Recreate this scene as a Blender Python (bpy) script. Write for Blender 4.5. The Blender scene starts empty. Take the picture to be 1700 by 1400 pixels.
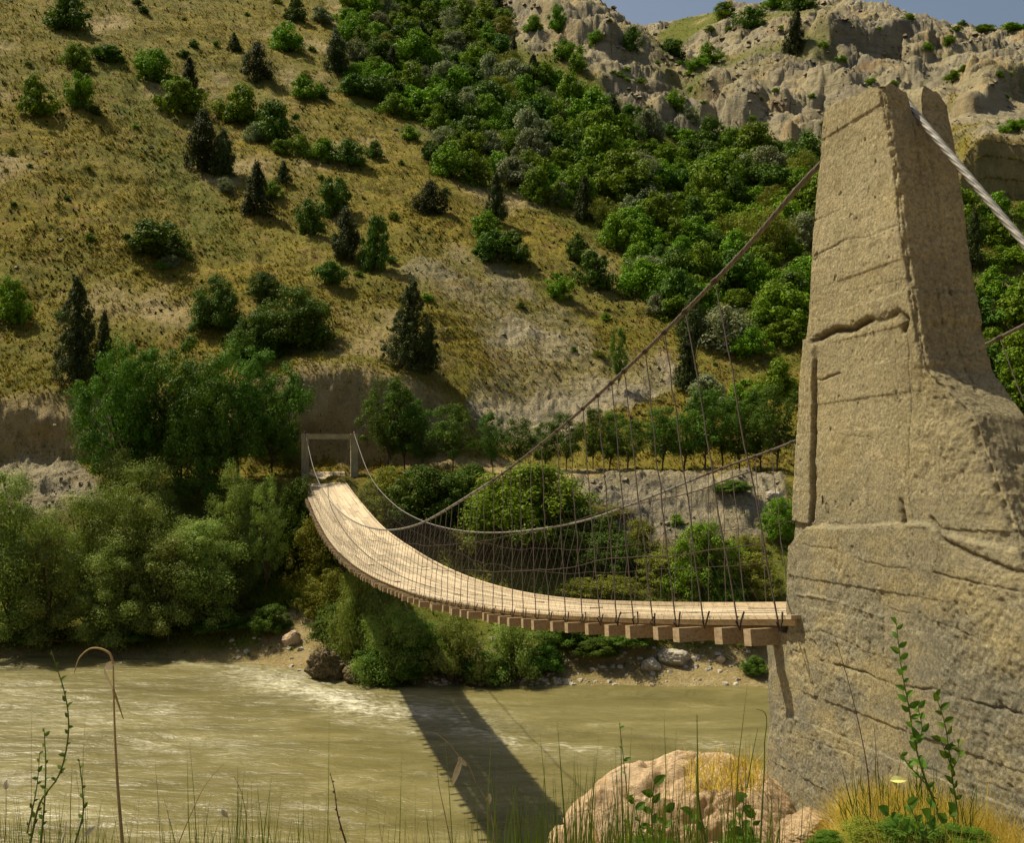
import bpy, math
import numpy as np
from mathutils import Vector

SC = bpy.context.scene
COL = SC.collection
F, CX, HY = 1700.0, 850.0, 740.0       # the lens: 36 mm on a 36 mm wide sensor; eye at the origin
WATER = -10.5
RNG = np.random.default_rng(7)

def at(px, py, d):
    return np.array([(px-CX)/F*d, d, (HY-py)/F*d])

# ------------------------------------------------------------------ noise
def _hash(ix, iy, iz, seed):
    h = (ix.astype(np.int64)*374761393 + iy.astype(np.int64)*668265263 + iz.astype(np.int64)*2147483647 + seed*1274126177) & 0xFFFFFFFF
    h = ((h ^ (h >> 13))*1274126177) & 0xFFFFFFFF
    h = ((h ^ (h >> 16))*2246822519) & 0xFFFFFFFF
    h = h ^ (h >> 15)
    return (h & 0xFFFFFF)/float(0xFFFFFF)*2-1

def vnoise(x, y, z=0.0, seed=0):
    x, y, z = np.broadcast_arrays(np.asarray(x, float), np.asarray(y, float), np.asarray(z, float))
    xi, yi, zi = np.floor(x), np.floor(y), np.floor(z)
    fx, fy, fz = x-xi, y-yi, z-zi
    fx = fx*fx*(3-2*fx); fy = fy*fy*(3-2*fy); fz = fz*fz*(3-2*fz)
    r = 0
    for a in (0, 1):
        wa = fx if a else 1-fx
        for b in (0, 1):
            wb = fy if b else 1-fy
            for c in (0, 1):
                wc = fz if c else 1-fz
                r = r + wa*wb*wc*_hash(xi+a, yi+b, zi+c, seed)
    return r

def fbm(x, y, z=0.0, octv=4, seed=0, gain=.5, ridged=False):
    r, a, f = 0, 1.0, 1.0
    tot = 0
    for o in range(octv):
        n = vnoise(np.asarray(x)*f+o*17.3, np.asarray(y)*f-o*9.1, np.asarray(z)*f+o*3.7, seed+o)
        if ridged: n = 1-2*np.abs(n)
        r = r+n*a; tot += a; a *= gain; f *= 2.03
    return r/tot

def worley(x, y, seed=0):
    xi, yi = np.floor(x), np.floor(y); f1 = np.full(x.shape, 9.0); f2 = np.full(x.shape, 9.0); val = np.zeros(x.shape)
    z0 = np.zeros_like(xi)
    for a in (-1, 0, 1):
        for b in (-1, 0, 1):
            cx, cy = xi+a, yi+b
            px = cx+.5+.45*_hash(cx, cy, z0, seed); py = cy+.5+.45*_hash(cx, cy, z0, seed+1); v = _hash(cx, cy, z0, seed+2)
            d = np.hypot(x-px, y-py); n = d < f1
            f2 = np.where(n, f1, np.minimum(f2, d)); val = np.where(n, v+.9*_hash(cx, cy, z0, seed+3)*(x-px), val); f1 = np.where(n, d, f1)
    return val, f2-f1

def smooth(a, b, x):
    t = np.clip((x-a)/(b-a), 0, 1)
    return t*t*(3-2*t)

# ------------------------------------------------------------------ mesh helpers
def mesh_np(name, V, Fq, mats, mat_idx=None, smooth_=False):
    V = np.asarray(V, np.float32); Fq = np.asarray(Fq, np.int32)
    me = bpy.data.meshes.new(name)
    k = Fq.shape[1]
    me.vertices.add(len(V)); me.vertices.foreach_set('co', V.ravel())
    me.loops.add(Fq.size); me.loops.foreach_set('vertex_index', Fq.ravel())
    me.polygons.add(len(Fq)); me.polygons.foreach_set('loop_start', np.arange(0, Fq.size, k, dtype=np.int32))
    if smooth_: me.polygons.foreach_set('use_smooth', np.ones(len(Fq), bool))
    else: me.polygons.foreach_set('use_smooth', np.zeros(len(Fq), bool))
    for m in (mats if isinstance(mats, (list, tuple)) else [mats]): me.materials.append(m)
    if mat_idx is not None: me.polygons.foreach_set('material_index', np.asarray(mat_idx, np.int32))
    me.update(calc_edges=True)
    return me

def link(name, data, parent=None, loc=(0, 0, 0)):
    o = bpy.data.objects.new(name, data); COL.objects.link(o)
    o.location = loc
    if parent is not None: o.parent = parent
    return o

def tag(o, label=None, cat=None, group=None, kind=None):
    if label: o['label'] = label
    if cat: o['category'] = cat
    if group: o['group'] = group
    if kind: o['kind'] = kind
    return o

class MB:                                    # collects quads
    def __init__(s): s.V = []; s.F = []; s.n = 0
    def add(s, V, Fq):
        V = np.asarray(V, float).reshape(-1, 3); Fq = np.asarray(Fq, int).reshape(-1, 4)
        s.V.append(V); s.F.append(Fq+s.n); s.n += len(V)
    def box(s, c, ax, ay, az):               # centre and three half-axis vectors
        c, ax, ay, az = map(lambda q: np.asarray(q, float), (c, ax, ay, az))
        V = [c+i*ax+j*ay+k*az for k in (-1, 1) for j in (-1, 1) for i in (-1, 1)]
        s.add(V, [[0, 2, 3, 1], [4, 5, 7, 6], [0, 1, 5, 4], [2, 6, 7, 3], [0, 4, 6, 2], [1, 3, 7, 5]])
    def tube(s, P, r, n=6, lobes=0, twist=0, amp=0.0):
        P = np.asarray(P, float); m = len(P)
        r = np.broadcast_to(np.asarray(r, float), (m,))
        T = np.gradient(P, axis=0); T /= np.linalg.norm(T, axis=1)[:, None]+1e-12
        ref = np.array([0, 0, 1.0]) if abs(T[:, 2]).mean() < .85 else np.array([1.0, 0, 0])
        A = np.cross(T, ref); A /= np.linalg.norm(A, axis=1)[:, None]+1e-12
        B = np.cross(T, A)
        L = np.r_[0, np.cumsum(np.linalg.norm(np.diff(P, axis=0), axis=1))]
        th = np.arange(n)/n*2*np.pi
        R = r[:, None]*np.ones(n)
        if lobes: R = R*(1+amp*np.abs(np.cos((lobes*th[None, :]+twist*L[:, None])/2))-amp/2)
        V = P[:, None, :]+R[..., None]*(np.cos(th)[None, :, None]*A[:, None, :]+np.sin(th)[None, :, None]*B[:, None, :])
        i, j = np.meshgrid(np.arange(m-1), np.arange(n), indexing='ij')
        j2 = (j+1) % n
        Fq = np.stack([i*n+j, i*n+j2, (i+1)*n+j2, (i+1)*n+j], -1).reshape(-1, 4)
        s.add(V.reshape(-1, 3), Fq)
    def build(s, name, mat, parent=None, smooth_=False, loc=(0, 0, 0)):
        V = np.concatenate(s.V); Fq = np.concatenate(s.F)
        return link(name, mesh_np(name, V, Fq, mat, smooth_=smooth_), parent, loc)

def spline(P, n):
    P = np.asarray(P, float)
    t = np.r_[0, np.cumsum(np.linalg.norm(np.diff(P, axis=0), axis=1))]
    q = np.linspace(0, t[-1], n)
    out = []
    Tn = np.gradient(P, t, axis=0)
    i = np.clip(np.searchsorted(t, q)-1, 0, len(t)-2)
    h = (t[i+1]-t[i])[:, None]; u = ((q-t[i])[:, None])/h
    return ((2*u**3-3*u**2+1)*P[i]+(u**3-2*u**2+u)*h*Tn[i]+(-2*u**3+3*u**2)*P[i+1]+(u**3-u**2)*h*Tn[i+1])

def curve1(xs, ys):                           # smooth 1-D curve through points
    xs = np.array(xs, float); ys = np.array(ys, float)
    m = np.gradient(ys, xs)
    def f(q):
        q = np.asarray(q, float)
        i = np.clip(np.searchsorted(xs, q)-1, 0, len(xs)-2)
        h = xs[i+1]-xs[i]; u = (q-xs[i])/h
        return (2*u**3-3*u**2+1)*ys[i]+(u**3-2*u**2+u)*h*m[i]+(-2*u**3+3*u**2)*ys[i+1]+(u**3-u**2)*h*m[i+1]
    return f

# ------------------------------------------------------------------ materials
class MT:
    def __init__(s, name, rough=.85, spec=.3):
        s.m = bpy.data.materials.new(name); s.m.use_nodes = True
        s.t = s.m.node_tree; s.N = s.t.nodes; s.L = s.t.links
        s.b = s.N['Principled BSDF']; s.b.inputs['Roughness'].default_value = rough
        s.b.inputs['Specular IOR Level'].default_value = spec
        s.tc = s.N.new('ShaderNodeTexCoord')
        s.co = s.tc.outputs['Object']
    def put(s, inp, v):
        if isinstance(v, bpy.types.NodeSocket): s.L.new(v, inp)
        elif isinstance(v, (tuple, list)):
            inp.default_value = tuple(v)+((1.0,) if len(v) == 3 and inp.type == 'RGBA' else ())
        else: inp.default_value = v
    def noise(s, scale, detail=4, rough=.6, co=None, dist=0.0):
        n = s.N.new('ShaderNodeTexNoise'); n.inputs['Scale'].default_value = scale
        n.inputs['Detail'].default_value = detail; n.inputs['Roughness'].default_value = rough
        n.inputs['Distortion'].default_value = dist
        s.L.new(co or s.co, n.inputs['Vector']); return n.outputs['Fac']
    def vor(s, scale, co=None, feature='F1', out='Distance', rnd=1.0):
        n = s.N.new('ShaderNodeTexVoronoi'); n.feature = feature; n.inputs['Scale'].default_value = scale
        n.inputs['Randomness'].default_value = rnd
        s.L.new(co or s.co, n.inputs['Vector']); return n.outputs[out]
    def scaled(s, v, rot=(0, 0, 0), co=None):
        n = s.N.new('ShaderNodeMapping'); n.inputs['Scale'].default_value = v
        n.inputs['Rotation'].default_value = rot
        s.L.new(co or s.co, n.inputs['Vector']); return n.outputs['Vector']
    def ramp(s, fac, stops):
        n = s.N.new('ShaderNodeValToRGB'); e = n.color_ramp.elements
        while len(e) < len(stops): e.new(.5)
        for el, (p, c) in zip(e, stops):
            el.position = p; el.color = (c, c, c, 1) if not isinstance(c, (tuple, list)) else tuple(c)+(1,)
        s.L.new(fac, n.inputs['Fac']); return n.outputs['Color']
    def mix(s, fac, a, b, mode='MIX'):
        n = s.N.new('ShaderNodeMix'); n.data_type = 'RGBA'; n.blend_type = mode
        s.put(n.inputs[0], fac); s.put(n.inputs[6], a); s.put(n.inputs[7], b); return n.outputs[2]
    def math(s, op, a, b=0.0, clamp=False):
        n = s.N.new('ShaderNodeMath'); n.operation = op; n.use_clamp = clamp
        s.put(n.inputs[0], a); s.put(n.inputs[1], b); return n.outputs[0]
    def attr(s, name, out='Fac'):
        n = s.N.new('ShaderNodeAttribute'); n.attribute_name = name; return n.outputs[out]
    def bump(s, h, strength=.5, dist=.05, prev=None):
        n = s.N.new('ShaderNodeBump'); n.inputs['Strength'].default_value = strength
        n.inputs['Distance'].default_value = dist; s.L.new(h, n.inputs['Height'])
        if prev: s.L.new(prev, n.inputs['Normal'])
        s.L.new(n.outputs['Normal'], s.b.inputs['Normal']); return n.outputs['Normal']
    def color(s, c): s.put(s.b.inputs['Base Color'], c)
    def objrand(s):
        n = s.N.new('ShaderNodeObjectInfo'); return n.outputs['Random']

def leaf_mat(name, c1, c2, c3, trans=.25):
    m = MT(name, .65, .12)
    isl = m.N.new('ShaderNodeNewGeometry').outputs['Random Per Island']
    c = m.ramp(isl, [(0, c1), (.55, c2), (1, c3)])
    n = m.noise(3.0, 2, .5)
    c = m.mix(m.ramp(n, [(.35, 0.0), (.65, 1.0)]), c, m.mix(.5, c, c3), 'MIX')
    hs = m.N.new('ShaderNodeHueSaturation')
    r = m.objrand()
    m.put(hs.inputs['Hue'], m.math('ADD', m.math('MULTIPLY', r, .035), .4825))
    m.put(hs.inputs['Value'], m.math('ADD', m.math('MULTIPLY', r, .45), .78))
    m.L.new(c, hs.inputs['Color']); c = hs.outputs['Color']
    m.color(c)
    tr = m.N.new('ShaderNodeBsdfTranslucent'); m.put(tr.inputs['Color'], m.mix(1.0, c, (1.0, 1.0, .55), 'MULTIPLY'))
    mx = m.N.new('ShaderNodeMixShader'); mx.inputs[0].default_value = trans
    m.L.new(m.b.outputs[0], mx.inputs[1]); m.L.new(tr.outputs[0], mx.inputs[2])
    out = [n for n in m.N if n.type == 'OUTPUT_MATERIAL'][0]
    m.L.new(mx.outputs[0], out.inputs['Surface'])
    return m.m

M = {}
M['leaf'] = leaf_mat('broad_leaf', (.065, .13, .003), (.11, .205, .005), (.19, .30, .015))
M['leafdark'] = leaf_mat('dark_leaf', (.035, .070, .006), (.060, .115, .009), (.10, .175, .012), .22)
M['juniper'] = leaf_mat('juniper_leaf', (.026, .040, .009), (.045, .062, .012), (.075, .095, .02), .12)
M['silver'] = leaf_mat('silver_leaf', (.12, .15, .06), (.18, .215, .10), (.26, .29, .15), .2)
M['willow'] = leaf_mat('willow_leaf', (.085, .135, .014), (.155, .215, .030), (.27, .32, .075), .3)
M['locust'] = leaf_mat('locust_leaf', (.032, .075, .006), (.058, .12, .009), (.11, .18, .016), .26)
M['olive'] = leaf_mat('olive_leaf', (.09, .115, .010), (.15, .175, .016), (.24, .24, .03), .28)
M['drygrass'] = leaf_mat('dry_grass_blade', (.13, .115, .013), (.215, .17, .022), (.31, .245, .045), .25)
M['goldgrass'] = leaf_mat('golden_grass_blade', (.40, .26, .05), (.54, .38, .09), (.68, .52, .19), .35)
M['greengrass'] = leaf_mat('green_grass_blade', (.06, .11, .012), (.10, .17, .018), (.17, .24, .03), .3)
M['weedleaf'] = leaf_mat('weed_leaf', (.05, .11, .012), (.08, .16, .018), (.14, .24, .03), .3)

def simple(name, c1, c2, scale, rough=.85, bump=0.0, stretch=None, detail=5, spec=.3, metal=0.0):
    m = MT(name, rough, spec)
    co = m.scaled(stretch) if stretch else m.co
    n = m.noise(scale, detail, .65, co)
    m.color(m.ramp(n, [(.3, c1), (.7, c2)]))
    if bump: m.bump(n, .8, bump)
    m.b.inputs['Metallic'].default_value = metal
    return m.m
M['bark'] = simple('bark', (.05, .035, .022), (.13, .095, .06), 9, .9, .02, (1, 1, .25))
M['drystem'] = simple('dry_stem', (.22, .15, .06), (.42, .31, .15), 20, .8)
M['brownstem'] = simple('brown_stem', (.07, .04, .02), (.16, .10, .05), 20, .8)
M['greenstem'] = simple('green_stem', (.07, .10, .02), (.14, .17, .04), 20, .7)
M['rust'] = simple('rusty_wire', (.028, .019, .012), (.055, .036, .023), 30, .85)
M['steel'] = simple('weathered_steel_cable', (.055, .045, .033), (.115, .095, .07), 22, .8, 0, None, 5, .35, .1)
M['brightsteel'] = simple('galvanised_strand', (.10, .095, .082), (.24, .225, .20), 18, .6, 0, None, 5, .4, .2)
M['petal'] = simple('dry_husk', (.5, .42, .28), (.75, .68, .5), 30, .8)
M['yellow'] = simple('pale_yellow_leaf', (.55, .52, .15), (.75, .72, .25), 30, .7)

def wood_mat(name, base, dark):
    m = MT(name, .8, .25)
    isl = m.N.new('ShaderNodeNewGeometry').outputs['Random Per Island']
    g = m.noise(6, 6, .7, m.scaled((9, 1.2, 9), (0, 0, .246)))
    c = m.ramp(g, [(.28, dark), (.55, base), (.8, tuple(min(1, q*1.15) for q in base))])
    st = m.noise(.9, 3, .6)
    c = m.mix(m.math('MULTIPLY', m.ramp(st, [(.5, 0.0), (.72, 1.0)]), .35), c, dark)
    hs = m.N.new('ShaderNodeHueSaturation')
    m.put(hs.inputs['Value'], m.math('ADD', m.math('MULTIPLY', isl, .48), .72)); m.L.new(c, hs.inputs['Color'])
    m.color(hs.outputs['Color']); m.bump(g, .5, .01)
    return m.m
M['plank'] = wood_mat('sun_bleached_plank', (.50, .405, .27), (.27, .205, .125))
M['beam'] = wood_mat('crossbeam_timber', (.34, .255, .15), (.17, .12, .07))

def concrete():
    m = MT('weathered_concrete', .93, .2)
    big = m.noise(1.3, 5, .65); mid = m.noise(6, 12, .78); fine = m.noise(60, 8, .8)
    c = m.ramp(big, [(.3, (.34, .28, .145)), (.5, (.45, .375, .20)), (.68, (.54, .46, .265))])
    grey = m.ramp(m.noise(1.7, 8, .72, m.scaled((1, 1, 1.6))), [(.40, 0.0), (.54, 1.0)])
    zz = m.N.new('ShaderNodeSeparateXYZ'); m.L.new(m.co, zz.inputs[0])
    low = m.N.new('ShaderNodeMapRange'); m.L.new(zz.outputs['Z'], low.inputs['Value'])
    low.inputs['From Min'].default_value = 1.7; low.inputs['From Max'].default_value = .6
    low.inputs['To Min'].default_value = .30; low.inputs['To Max'].default_value = 1.0
    c = m.mix(m.math('MULTIPLY', grey, low.outputs[0]), c, (.27, .25, .175))
    c = m.mix(m.math('MULTIPLY', m.ramp(mid, [(.5, 0.0), (.7, 1.0)]), .6), c, (.50, .42, .27))
    c = m.mix(m.math('MULTIPLY', m.ramp(mid, [(.28, 1.0), (.42, 0.0)]), .45), c, (.17, .135, .08))
    pits = m.ramp(m.vor(60), [(.0, .25), (.22, 1.0)])
    pmask = m.ramp(m.noise(4, 6, .7), [(.5, 1.0), (.62, 0.0)])
    pf = m.mix(pmask, pits, (1, 1, 1))
    c = m.mix(1.0, c, m.mix(.5, (1, 1, 1), pf), 'MULTIPLY')
    c = m.mix(1.0, c, m.ramp(fine, [(.34, .42), (.48, .92), (.66, 1.3)]), 'MULTIPLY')
    agg = m.vor(48, None, 'F1', 'Color'); sa = m.N.new('ShaderNodeSeparateColor'); m.L.new(agg, sa.inputs[0])
    amask = m.ramp(m.noise(2.2, 6, .7), [(.42, .15), (.6, 1.0)])
    c = m.mix(m.math('MULTIPLY', amask, .45), c, m.mix(1.0, c, m.ramp(sa.outputs[0], [(0, .55), (.6, 1.0), (1, 1.45)]), 'MULTIPLY'))
    ad = m.ramp(m.vor(48), [(.0, 1.0), (.6, 0.0)])
    streak = m.ramp(m.noise(1.0, 6, .7, m.scaled((7, 7, .5))), [(.52, 0.0), (.7, 1.0)])
    c = m.mix(m.math('MULTIPLY', streak, .22), c, (.16, .13, .085))
    c = m.mix(m.math('MULTIPLY', m.attr('crack'), .9), c, (.09, .068, .038))
    m.color(c)
    b1 = m.bump(mid, 1.0, .035); b2 = m.bump(fine, 1.0, .014, b1); b3 = m.bump(ad, .5, .005, b2); m.bump(pf, .8, .012, b3)
    return m.m
M['concrete'] = concrete()

def earth_pebble(name, c1, c2, c3, sc, bumpd=.02):
    m = MT(name, .95, .15)
    n = m.noise(sc, 8, .7); v = m.vor(sc*4)
    c = m.ramp(n, [(.3, c1), (.5, c2), (.72, c3)])
    c = m.mix(1.0, c, m.ramp(v, [(0, .75), (.5, 1.08)]), 'MULTIPLY')
    m.color(c); b = m.bump(n, .9, bumpd); m.bump(v, .4, bumpd*.5, b)
    return m.m
def boulder_mat():
    m = MT('lichened_pink_boulder', .93, .2)
    n = m.noise(2.5, 10, .75); f = m.noise(28, 6, .75)
    c = m.ramp(n, [(.3, (.34, .22, .12)), (.5, (.50, .36, .21)), (.7, (.60, .46, .29))])
    c = m.mix(m.ramp(m.noise(1.6, 6, .7), [(.56, 0.0), (.68, .5)]), c, (.36, .30, .22))
    c = m.mix(m.ramp(m.noise(2.3, 7, .75, m.scaled((1, 1, 1.5))), [(.60, 0.0), (.66, .8)]), c, (.52, .24, .05))
    cr = m.ramp(m.vor(3.2, m.scaled((1, 1, 1.8)), 'DISTANCE_TO_EDGE'), [(0, 0.0), (.035, 1.0)])
    ck_ = m.mix(m.ramp(m.noise(3, 4, .6), [(.45, 1.0), (.55, 0.0)]), cr, (1, 1, 1))
    c = m.mix(1.0, c, m.mix(.25, (1, 1, 1), ck_), 'MULTIPLY')
    c = m.mix(1.0, c, m.ramp(f, [(.3, .6), (.5, 1.0), (.7, 1.2)]), 'MULTIPLY')
    m.color(c); b = m.bump(n, 1, .06); b = m.bump(f, 1, .012, b); m.bump(ck_, .4, .012, b)
    return m.m
M['bigboulder'] = boulder_mat()
M['boulder'] = earth_pebble('pink_rock', (.27, .185, .11), (.42, .315, .205), (.52, .42, .29), 4, .035)
M['rock'] = earth_pebble('grey_rock', (.22, .19, .14), (.34, .30, .23), (.45, .41, .33), 3, .05)
M['screestone'] = earth_pebble('scree_stone', (.16, .13, .085), (.26, .215, .14), (.36, .30, .20), 3, .05)
M['mound'] = earth_pebble('root_mound', (.05, .038, .02), (.12, .095, .05), (.20, .16, .09), 4, .08)

def hill_mat():
    m = MT('hillside_ground', .95, .1)
    A = m.attr('ground', 'Color')
    sp = m.N.new('ShaderNodeSeparateColor'); m.L.new(A, sp.inputs[0])
    rock, green, earth = sp.outputs[0], sp.outputs[1], sp.outputs[2]
    n1 = m.noise(.05, 5, .6); n2 = m.noise(.35, 6, .7); n3 = m.noise(2.2, 6, .75); n4 = m.noise(9, 4, .7)
    grass = m.ramp(n2, [(.25, (.055, .070, .007)), (.42, (.148, .128, .014)), (.58, (.245, .195, .025)), (.75, (.34, .265, .050))])
    grass = m.mix(m.ramp(n1, [(.4, 0.0), (.62, .7)]), grass, (.15, .15, .03))
    grass = m.mix(m.math('MULTIPLY', m.ramp(n3, [(.5, 0.0), (.72, 1.0)]), .55), grass, (.12, .12, .022))
    soil = m.ramp(m.noise(.5, 8, .75), [(.52, 0.0), (.62, 1.0)])
    grass = m.mix(m.math('MULTIPLY', soil, .6), grass, (.27, .17, .07))
    gcol = m.ramp(n3, [(.3, (.045, .075, .01)), (.7, (.12, .17, .025))])
    c = m.mix(green, grass, gcol)
    # bedrock, with tilted beds
    st = m.noise(1.0, 7, .7, m.scaled((.10, .10, .9), (.25, .35, 0)))
    rk = m.ramp(st, [(.3, (.17, .14, .08)), (.44, (.29, .245, .15)), (.52, (.38, .325, .205)), (.60, (.28, .245, .165)), (.72, (.47, .41, .28))])
    rk = m.mix(m.ramp(n1, [(.5, 0.0), (.6, .65)]), rk, (.20, .18, .14))
    rk = m.mix(m.math('MULTIPLY', m.ramp(m.noise(.12, 5, .6), [(.56, 0.0), (.68, 1.0)]), .55), rk, (.36, .22, .09))
    rk = m.mix(m.math('MULTIPLY', m.ramp(m.noise(.28, 5, .7), [(.56, 0.0), (.66, 1.0)]), .7), rk, (.17, .16, .05))
    rk = m.mix(1.0, rk, m.ramp(n4, [(.3, .78), (.7, 1.12)]), 'MULTIPLY')
    c = m.mix(rock, c, rk)
    fl = m.noise(.8, 8, .75, m.scaled((1.0, 1.0, .55)), .5)
    er = m.ramp(fl, [(.3, (.25, .19, .09)), (.5, (.38, .29, .14)), (.7, (.50, .40, .225))])
    c = m.mix(earth, c, er)
    c = m.mix(1.0, c, m.ramp(n4, [(.25, .75), (.6, 1.08)]), 'MULTIPLY')
    m.color(c)
    b = m.bump(n2, 1.0, .6); b = m.bump(n3, 1.0, .32, b); m.bump(n4, 1.0, .09, b)
    return m.m
M['hill'] = hill_mat()
def bank_mat():
    m = MT('near_bank_soil', .95, .1)
    n = m.noise(5, 8, .7)
    c = m.ramp(n, [(.3, (.17, .12, .05)), (.5, (.33, .24, .11)), (.7, (.45, .35, .18))])
    m.color(c); m.bump(n, 1, .05); return m.m
M['bank'] = bank_mat()

def water_mat():
    m = MT('muddy_river_water', .16, .3)
    flow = (0, 0, .12)
    s1 = m.noise(.35, 5, .6, m.scaled((.55, 1.6, 1), flow), .6)
    s2 = m.noise(1.6, 5, .65, m.scaled((.55, 1.7, 1), flow), .8)
    s3 = m.noise(7, 4, .6, m.scaled((.6, 1.6, 1), flow))
    c = m.ramp(s1, [(.3, (.098, .084, .026)), (.5, (.138, .119, .040)), (.7, (.185, .16, .058))])
    foam = m.attr('foam')
    streak = m.ramp(m.noise(2.4, 9, .78, m.scaled((.45, 1.7, 1), flow), 1.6), [(.48, 0.0), (.64, 1.0)])
    streak = m.math('ADD', streak, m.math('MULTIPLY', m.ramp(foam, [(.6, 0.0), (1.0, .5)]), m.ramp(m.noise(5, 8, .75, m.scaled((.6, 1.6, 1), flow), 1.0), [(.42, 0.0), (.62, 1.0)])))
    fm = m.math('MULTIPLY', streak, m.math('ADD', foam, m.math('MULTIPLY', m.ramp(s1, [(.55, 0.0), (.70, 1.0)]), .24)), True)
    c = m.mix(fm, c, (.56, .53, .40))
    m.color(c)
    m.put(m.b.inputs['Roughness'], m.math('ADD', m.math('MULTIPLY', fm, .45), .34))
    b = m.bump(s1, .8, .34); b = m.bump(s2, .8, .11, b); m.bump(s3, .6, .025, b)
    return m.m
M['water'] = water_mat()

# ------------------------------------------------------------------ hillside
P8 = [(40, None)]
COLS = {
 -900: [(51,1090),(56,1000),(60,800),(65,792),(66.5,760),(68,640),(80,470),(98,260),(125,40),(160,-130),(250,-330)],
 0: [(51,1090),(55,1010),(59,840),(61,800),(65,787),(66.5,757),(67.8,655),(79,495),(97,300),(115,160),(150,0),(180,-110),(260,-230)],
 150: [(51,1090),(55,1020),(59,850),(61,800),(65,787),(66.5,765),(68,655),(80,500),(100,305),(120,165),(160,0),(200,-110),(280,-230)],
 300: [(50.5,1093),(55,1010),(59,870),(62,798),(66,788),(67,770),(69,660),(80,530),(100,350),(125,190),(175,0),(220,-110),(300,-210)],
 450: [(49.5,1095),(53,1015),(56,985),(60,880),(62,800),(67,788),(68.3,765),(70,625),(78,550),(98,380),(125,225),(195,0),(240,-90),(320,-190)],
 560: [(48,1105),(51,1040),(55,985),(60,870),(62,800),(67,787),(68.5,765),(70,605),(78,540),(98,390),(125,245),(205,10),(260,-80),(340,-170)],
 700: [(45,1140),(47,1110),(52,1000),(57,900),(61,800),(67,785),(68.5,765),(70,630),(78,560),(98,410),(125,265),(160,150),(215,20),(270,-70),(350,-150)],
 780: [(44.6,1143),(47,1110),(52,1010),(57,900),(61,795),(67,782),(69,760),(71,690),(78,600),(98,430),(125,290),(160,170),(215,30),(270,-60),(350,-100)],
 860: [(44.5,1145),(47,1110),(51,1010),(54,932),(60.5,795),(67,780),(70,750),(78,640),(98,450),(125,310),(160,190),(200,60),(230,-40),(300,-100)],
 950: [(44.4,1146),(46.5,1100),(49.5,1000),(54,937),(60,793),(67,778),(70,750),(78,660),(98,470),(125,330),(155,220),(175,130),(205,20),(225,-30),(300,-60)],
 1020: [(44.4,1146),(46.5,1100),(49.5,1000),(54,937),(60,793),(67,776),(70,745),(80,640),(98,490),(125,350),(155,235),(175,140),(200,25),(212,2),(240,70),(330,60)],
 1085: [(44.4,1146),(46.5,1100),(49.5,1000),(54,932),(60,793),(67,776),(70,745),(80,640),(98,500),(125,370),(155,255),(175,170),(195,75),(203,55),(230,95),(300,42),(340,60)],
 1130: [(44.4,1146),(46.5,1100),(49.5,1000),(54,932),(60,793),(67,775),(70,743),(80,640),(98,505),(125,375),(155,265),(175,190),(195,115),(210,95),(230,90),(290,30),(340,60)],
 1200: [(44.4,1144),(46.5,1100),(49.5,1000),(54,927),(60,793),(67,775),(70,742),(80,640),(98,510),(125,380),(155,270),(165,235),(180,165),(200,110),(230,60),(270,8),(320,40)],
 1300: [(44.5,1140),(47,1100),(49.5,1000),(54,922),(60,793),(67,774),(70,740),(80,640),(98,500),(125,365),(155,258),(165,200),(185,120),(210,60),(240,18),(270,8),(320,40)],
 1400: [(44.6,1138),(47,1100),(49.5,1000),(54,912),(60,793),(67,774),(70,740),(80,640),(98,500),(125,355),(155,245),(165,190),(185,120),(210,50),(240,8),(260,-6),(320,40)],
 1490: [(44.6,1138),(47,1100),(49.5,1000),(54,912),(60,793),(67,774),(70,740),(80,630),(98,490),(125,345),(155,245),(165,190),(185,120),(210,60),(240,20),(258,5),(320,50)],
 1550: [(44.6,1138),(47,1100),(49.5,1000),(54,912),(60,793),(67,774),(70,740),(80,620),(98,470),(110,330),(113,225),(130,200),(160,170),(190,100),(215,50),(245,22),(320,60)],
 1610: [(44.6,1138),(47,1100),(49.5,1000),(54,912),(60,793),(67,774),(70,740),(80,620),(90,480),(100,350),(104,322),(104.8,212),(112,205),(140,170),(180,100),(215,60),(240,49),(320,70)],
 1700: [(44.6,1138),(47,1100),(49.5,1000),(54,912),(60,793),(67,774),(70,740),(80,620),(90,480),(100,356),(104,328),(104.8,224),(115,212),(140,175),(180,110),(215,70),(240,50),(320,70)],
 2600: [(44.6,1138),(47,1100),(49.5,1000),(54,912),(60,793),(67,774),(70,740),(80,620),(90,480),(100,350),(104,322),(115,235),(140,175),(180,110),(215,70),(240,50),(320,70)],
}
def inpoly(px, py, poly):
    x = np.asarray(px, float); y = np.asarray(py, float); r = np.zeros(x.shape, bool)
    n = len(poly)
    for i in range(n):
        x1, y1 = poly[i]; x2, y2 = poly[(i+1) % n]
        if y1 == y2: continue
        c = ((y1 > y) != (y2 > y)) & (x < (x2-x1)*(y-y1)/(y2-y1)+x1)
        r ^= c
    return r
def gblur(A, s, axis):
    r = int(3*s)+1; k = np.exp(-.5*(np.arange(-r, r+1)/s)**2); k /= k.sum()
    P = np.pad(A, [(r, r) if a == axis else (0, 0) for a in range(A.ndim)], mode='edge')
    out = 0
    n = A.shape[axis]
    for i, w in enumerate(k):
        out = out+w*np.take(P, np.arange(i, i+n), axis=axis)
    return out

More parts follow.
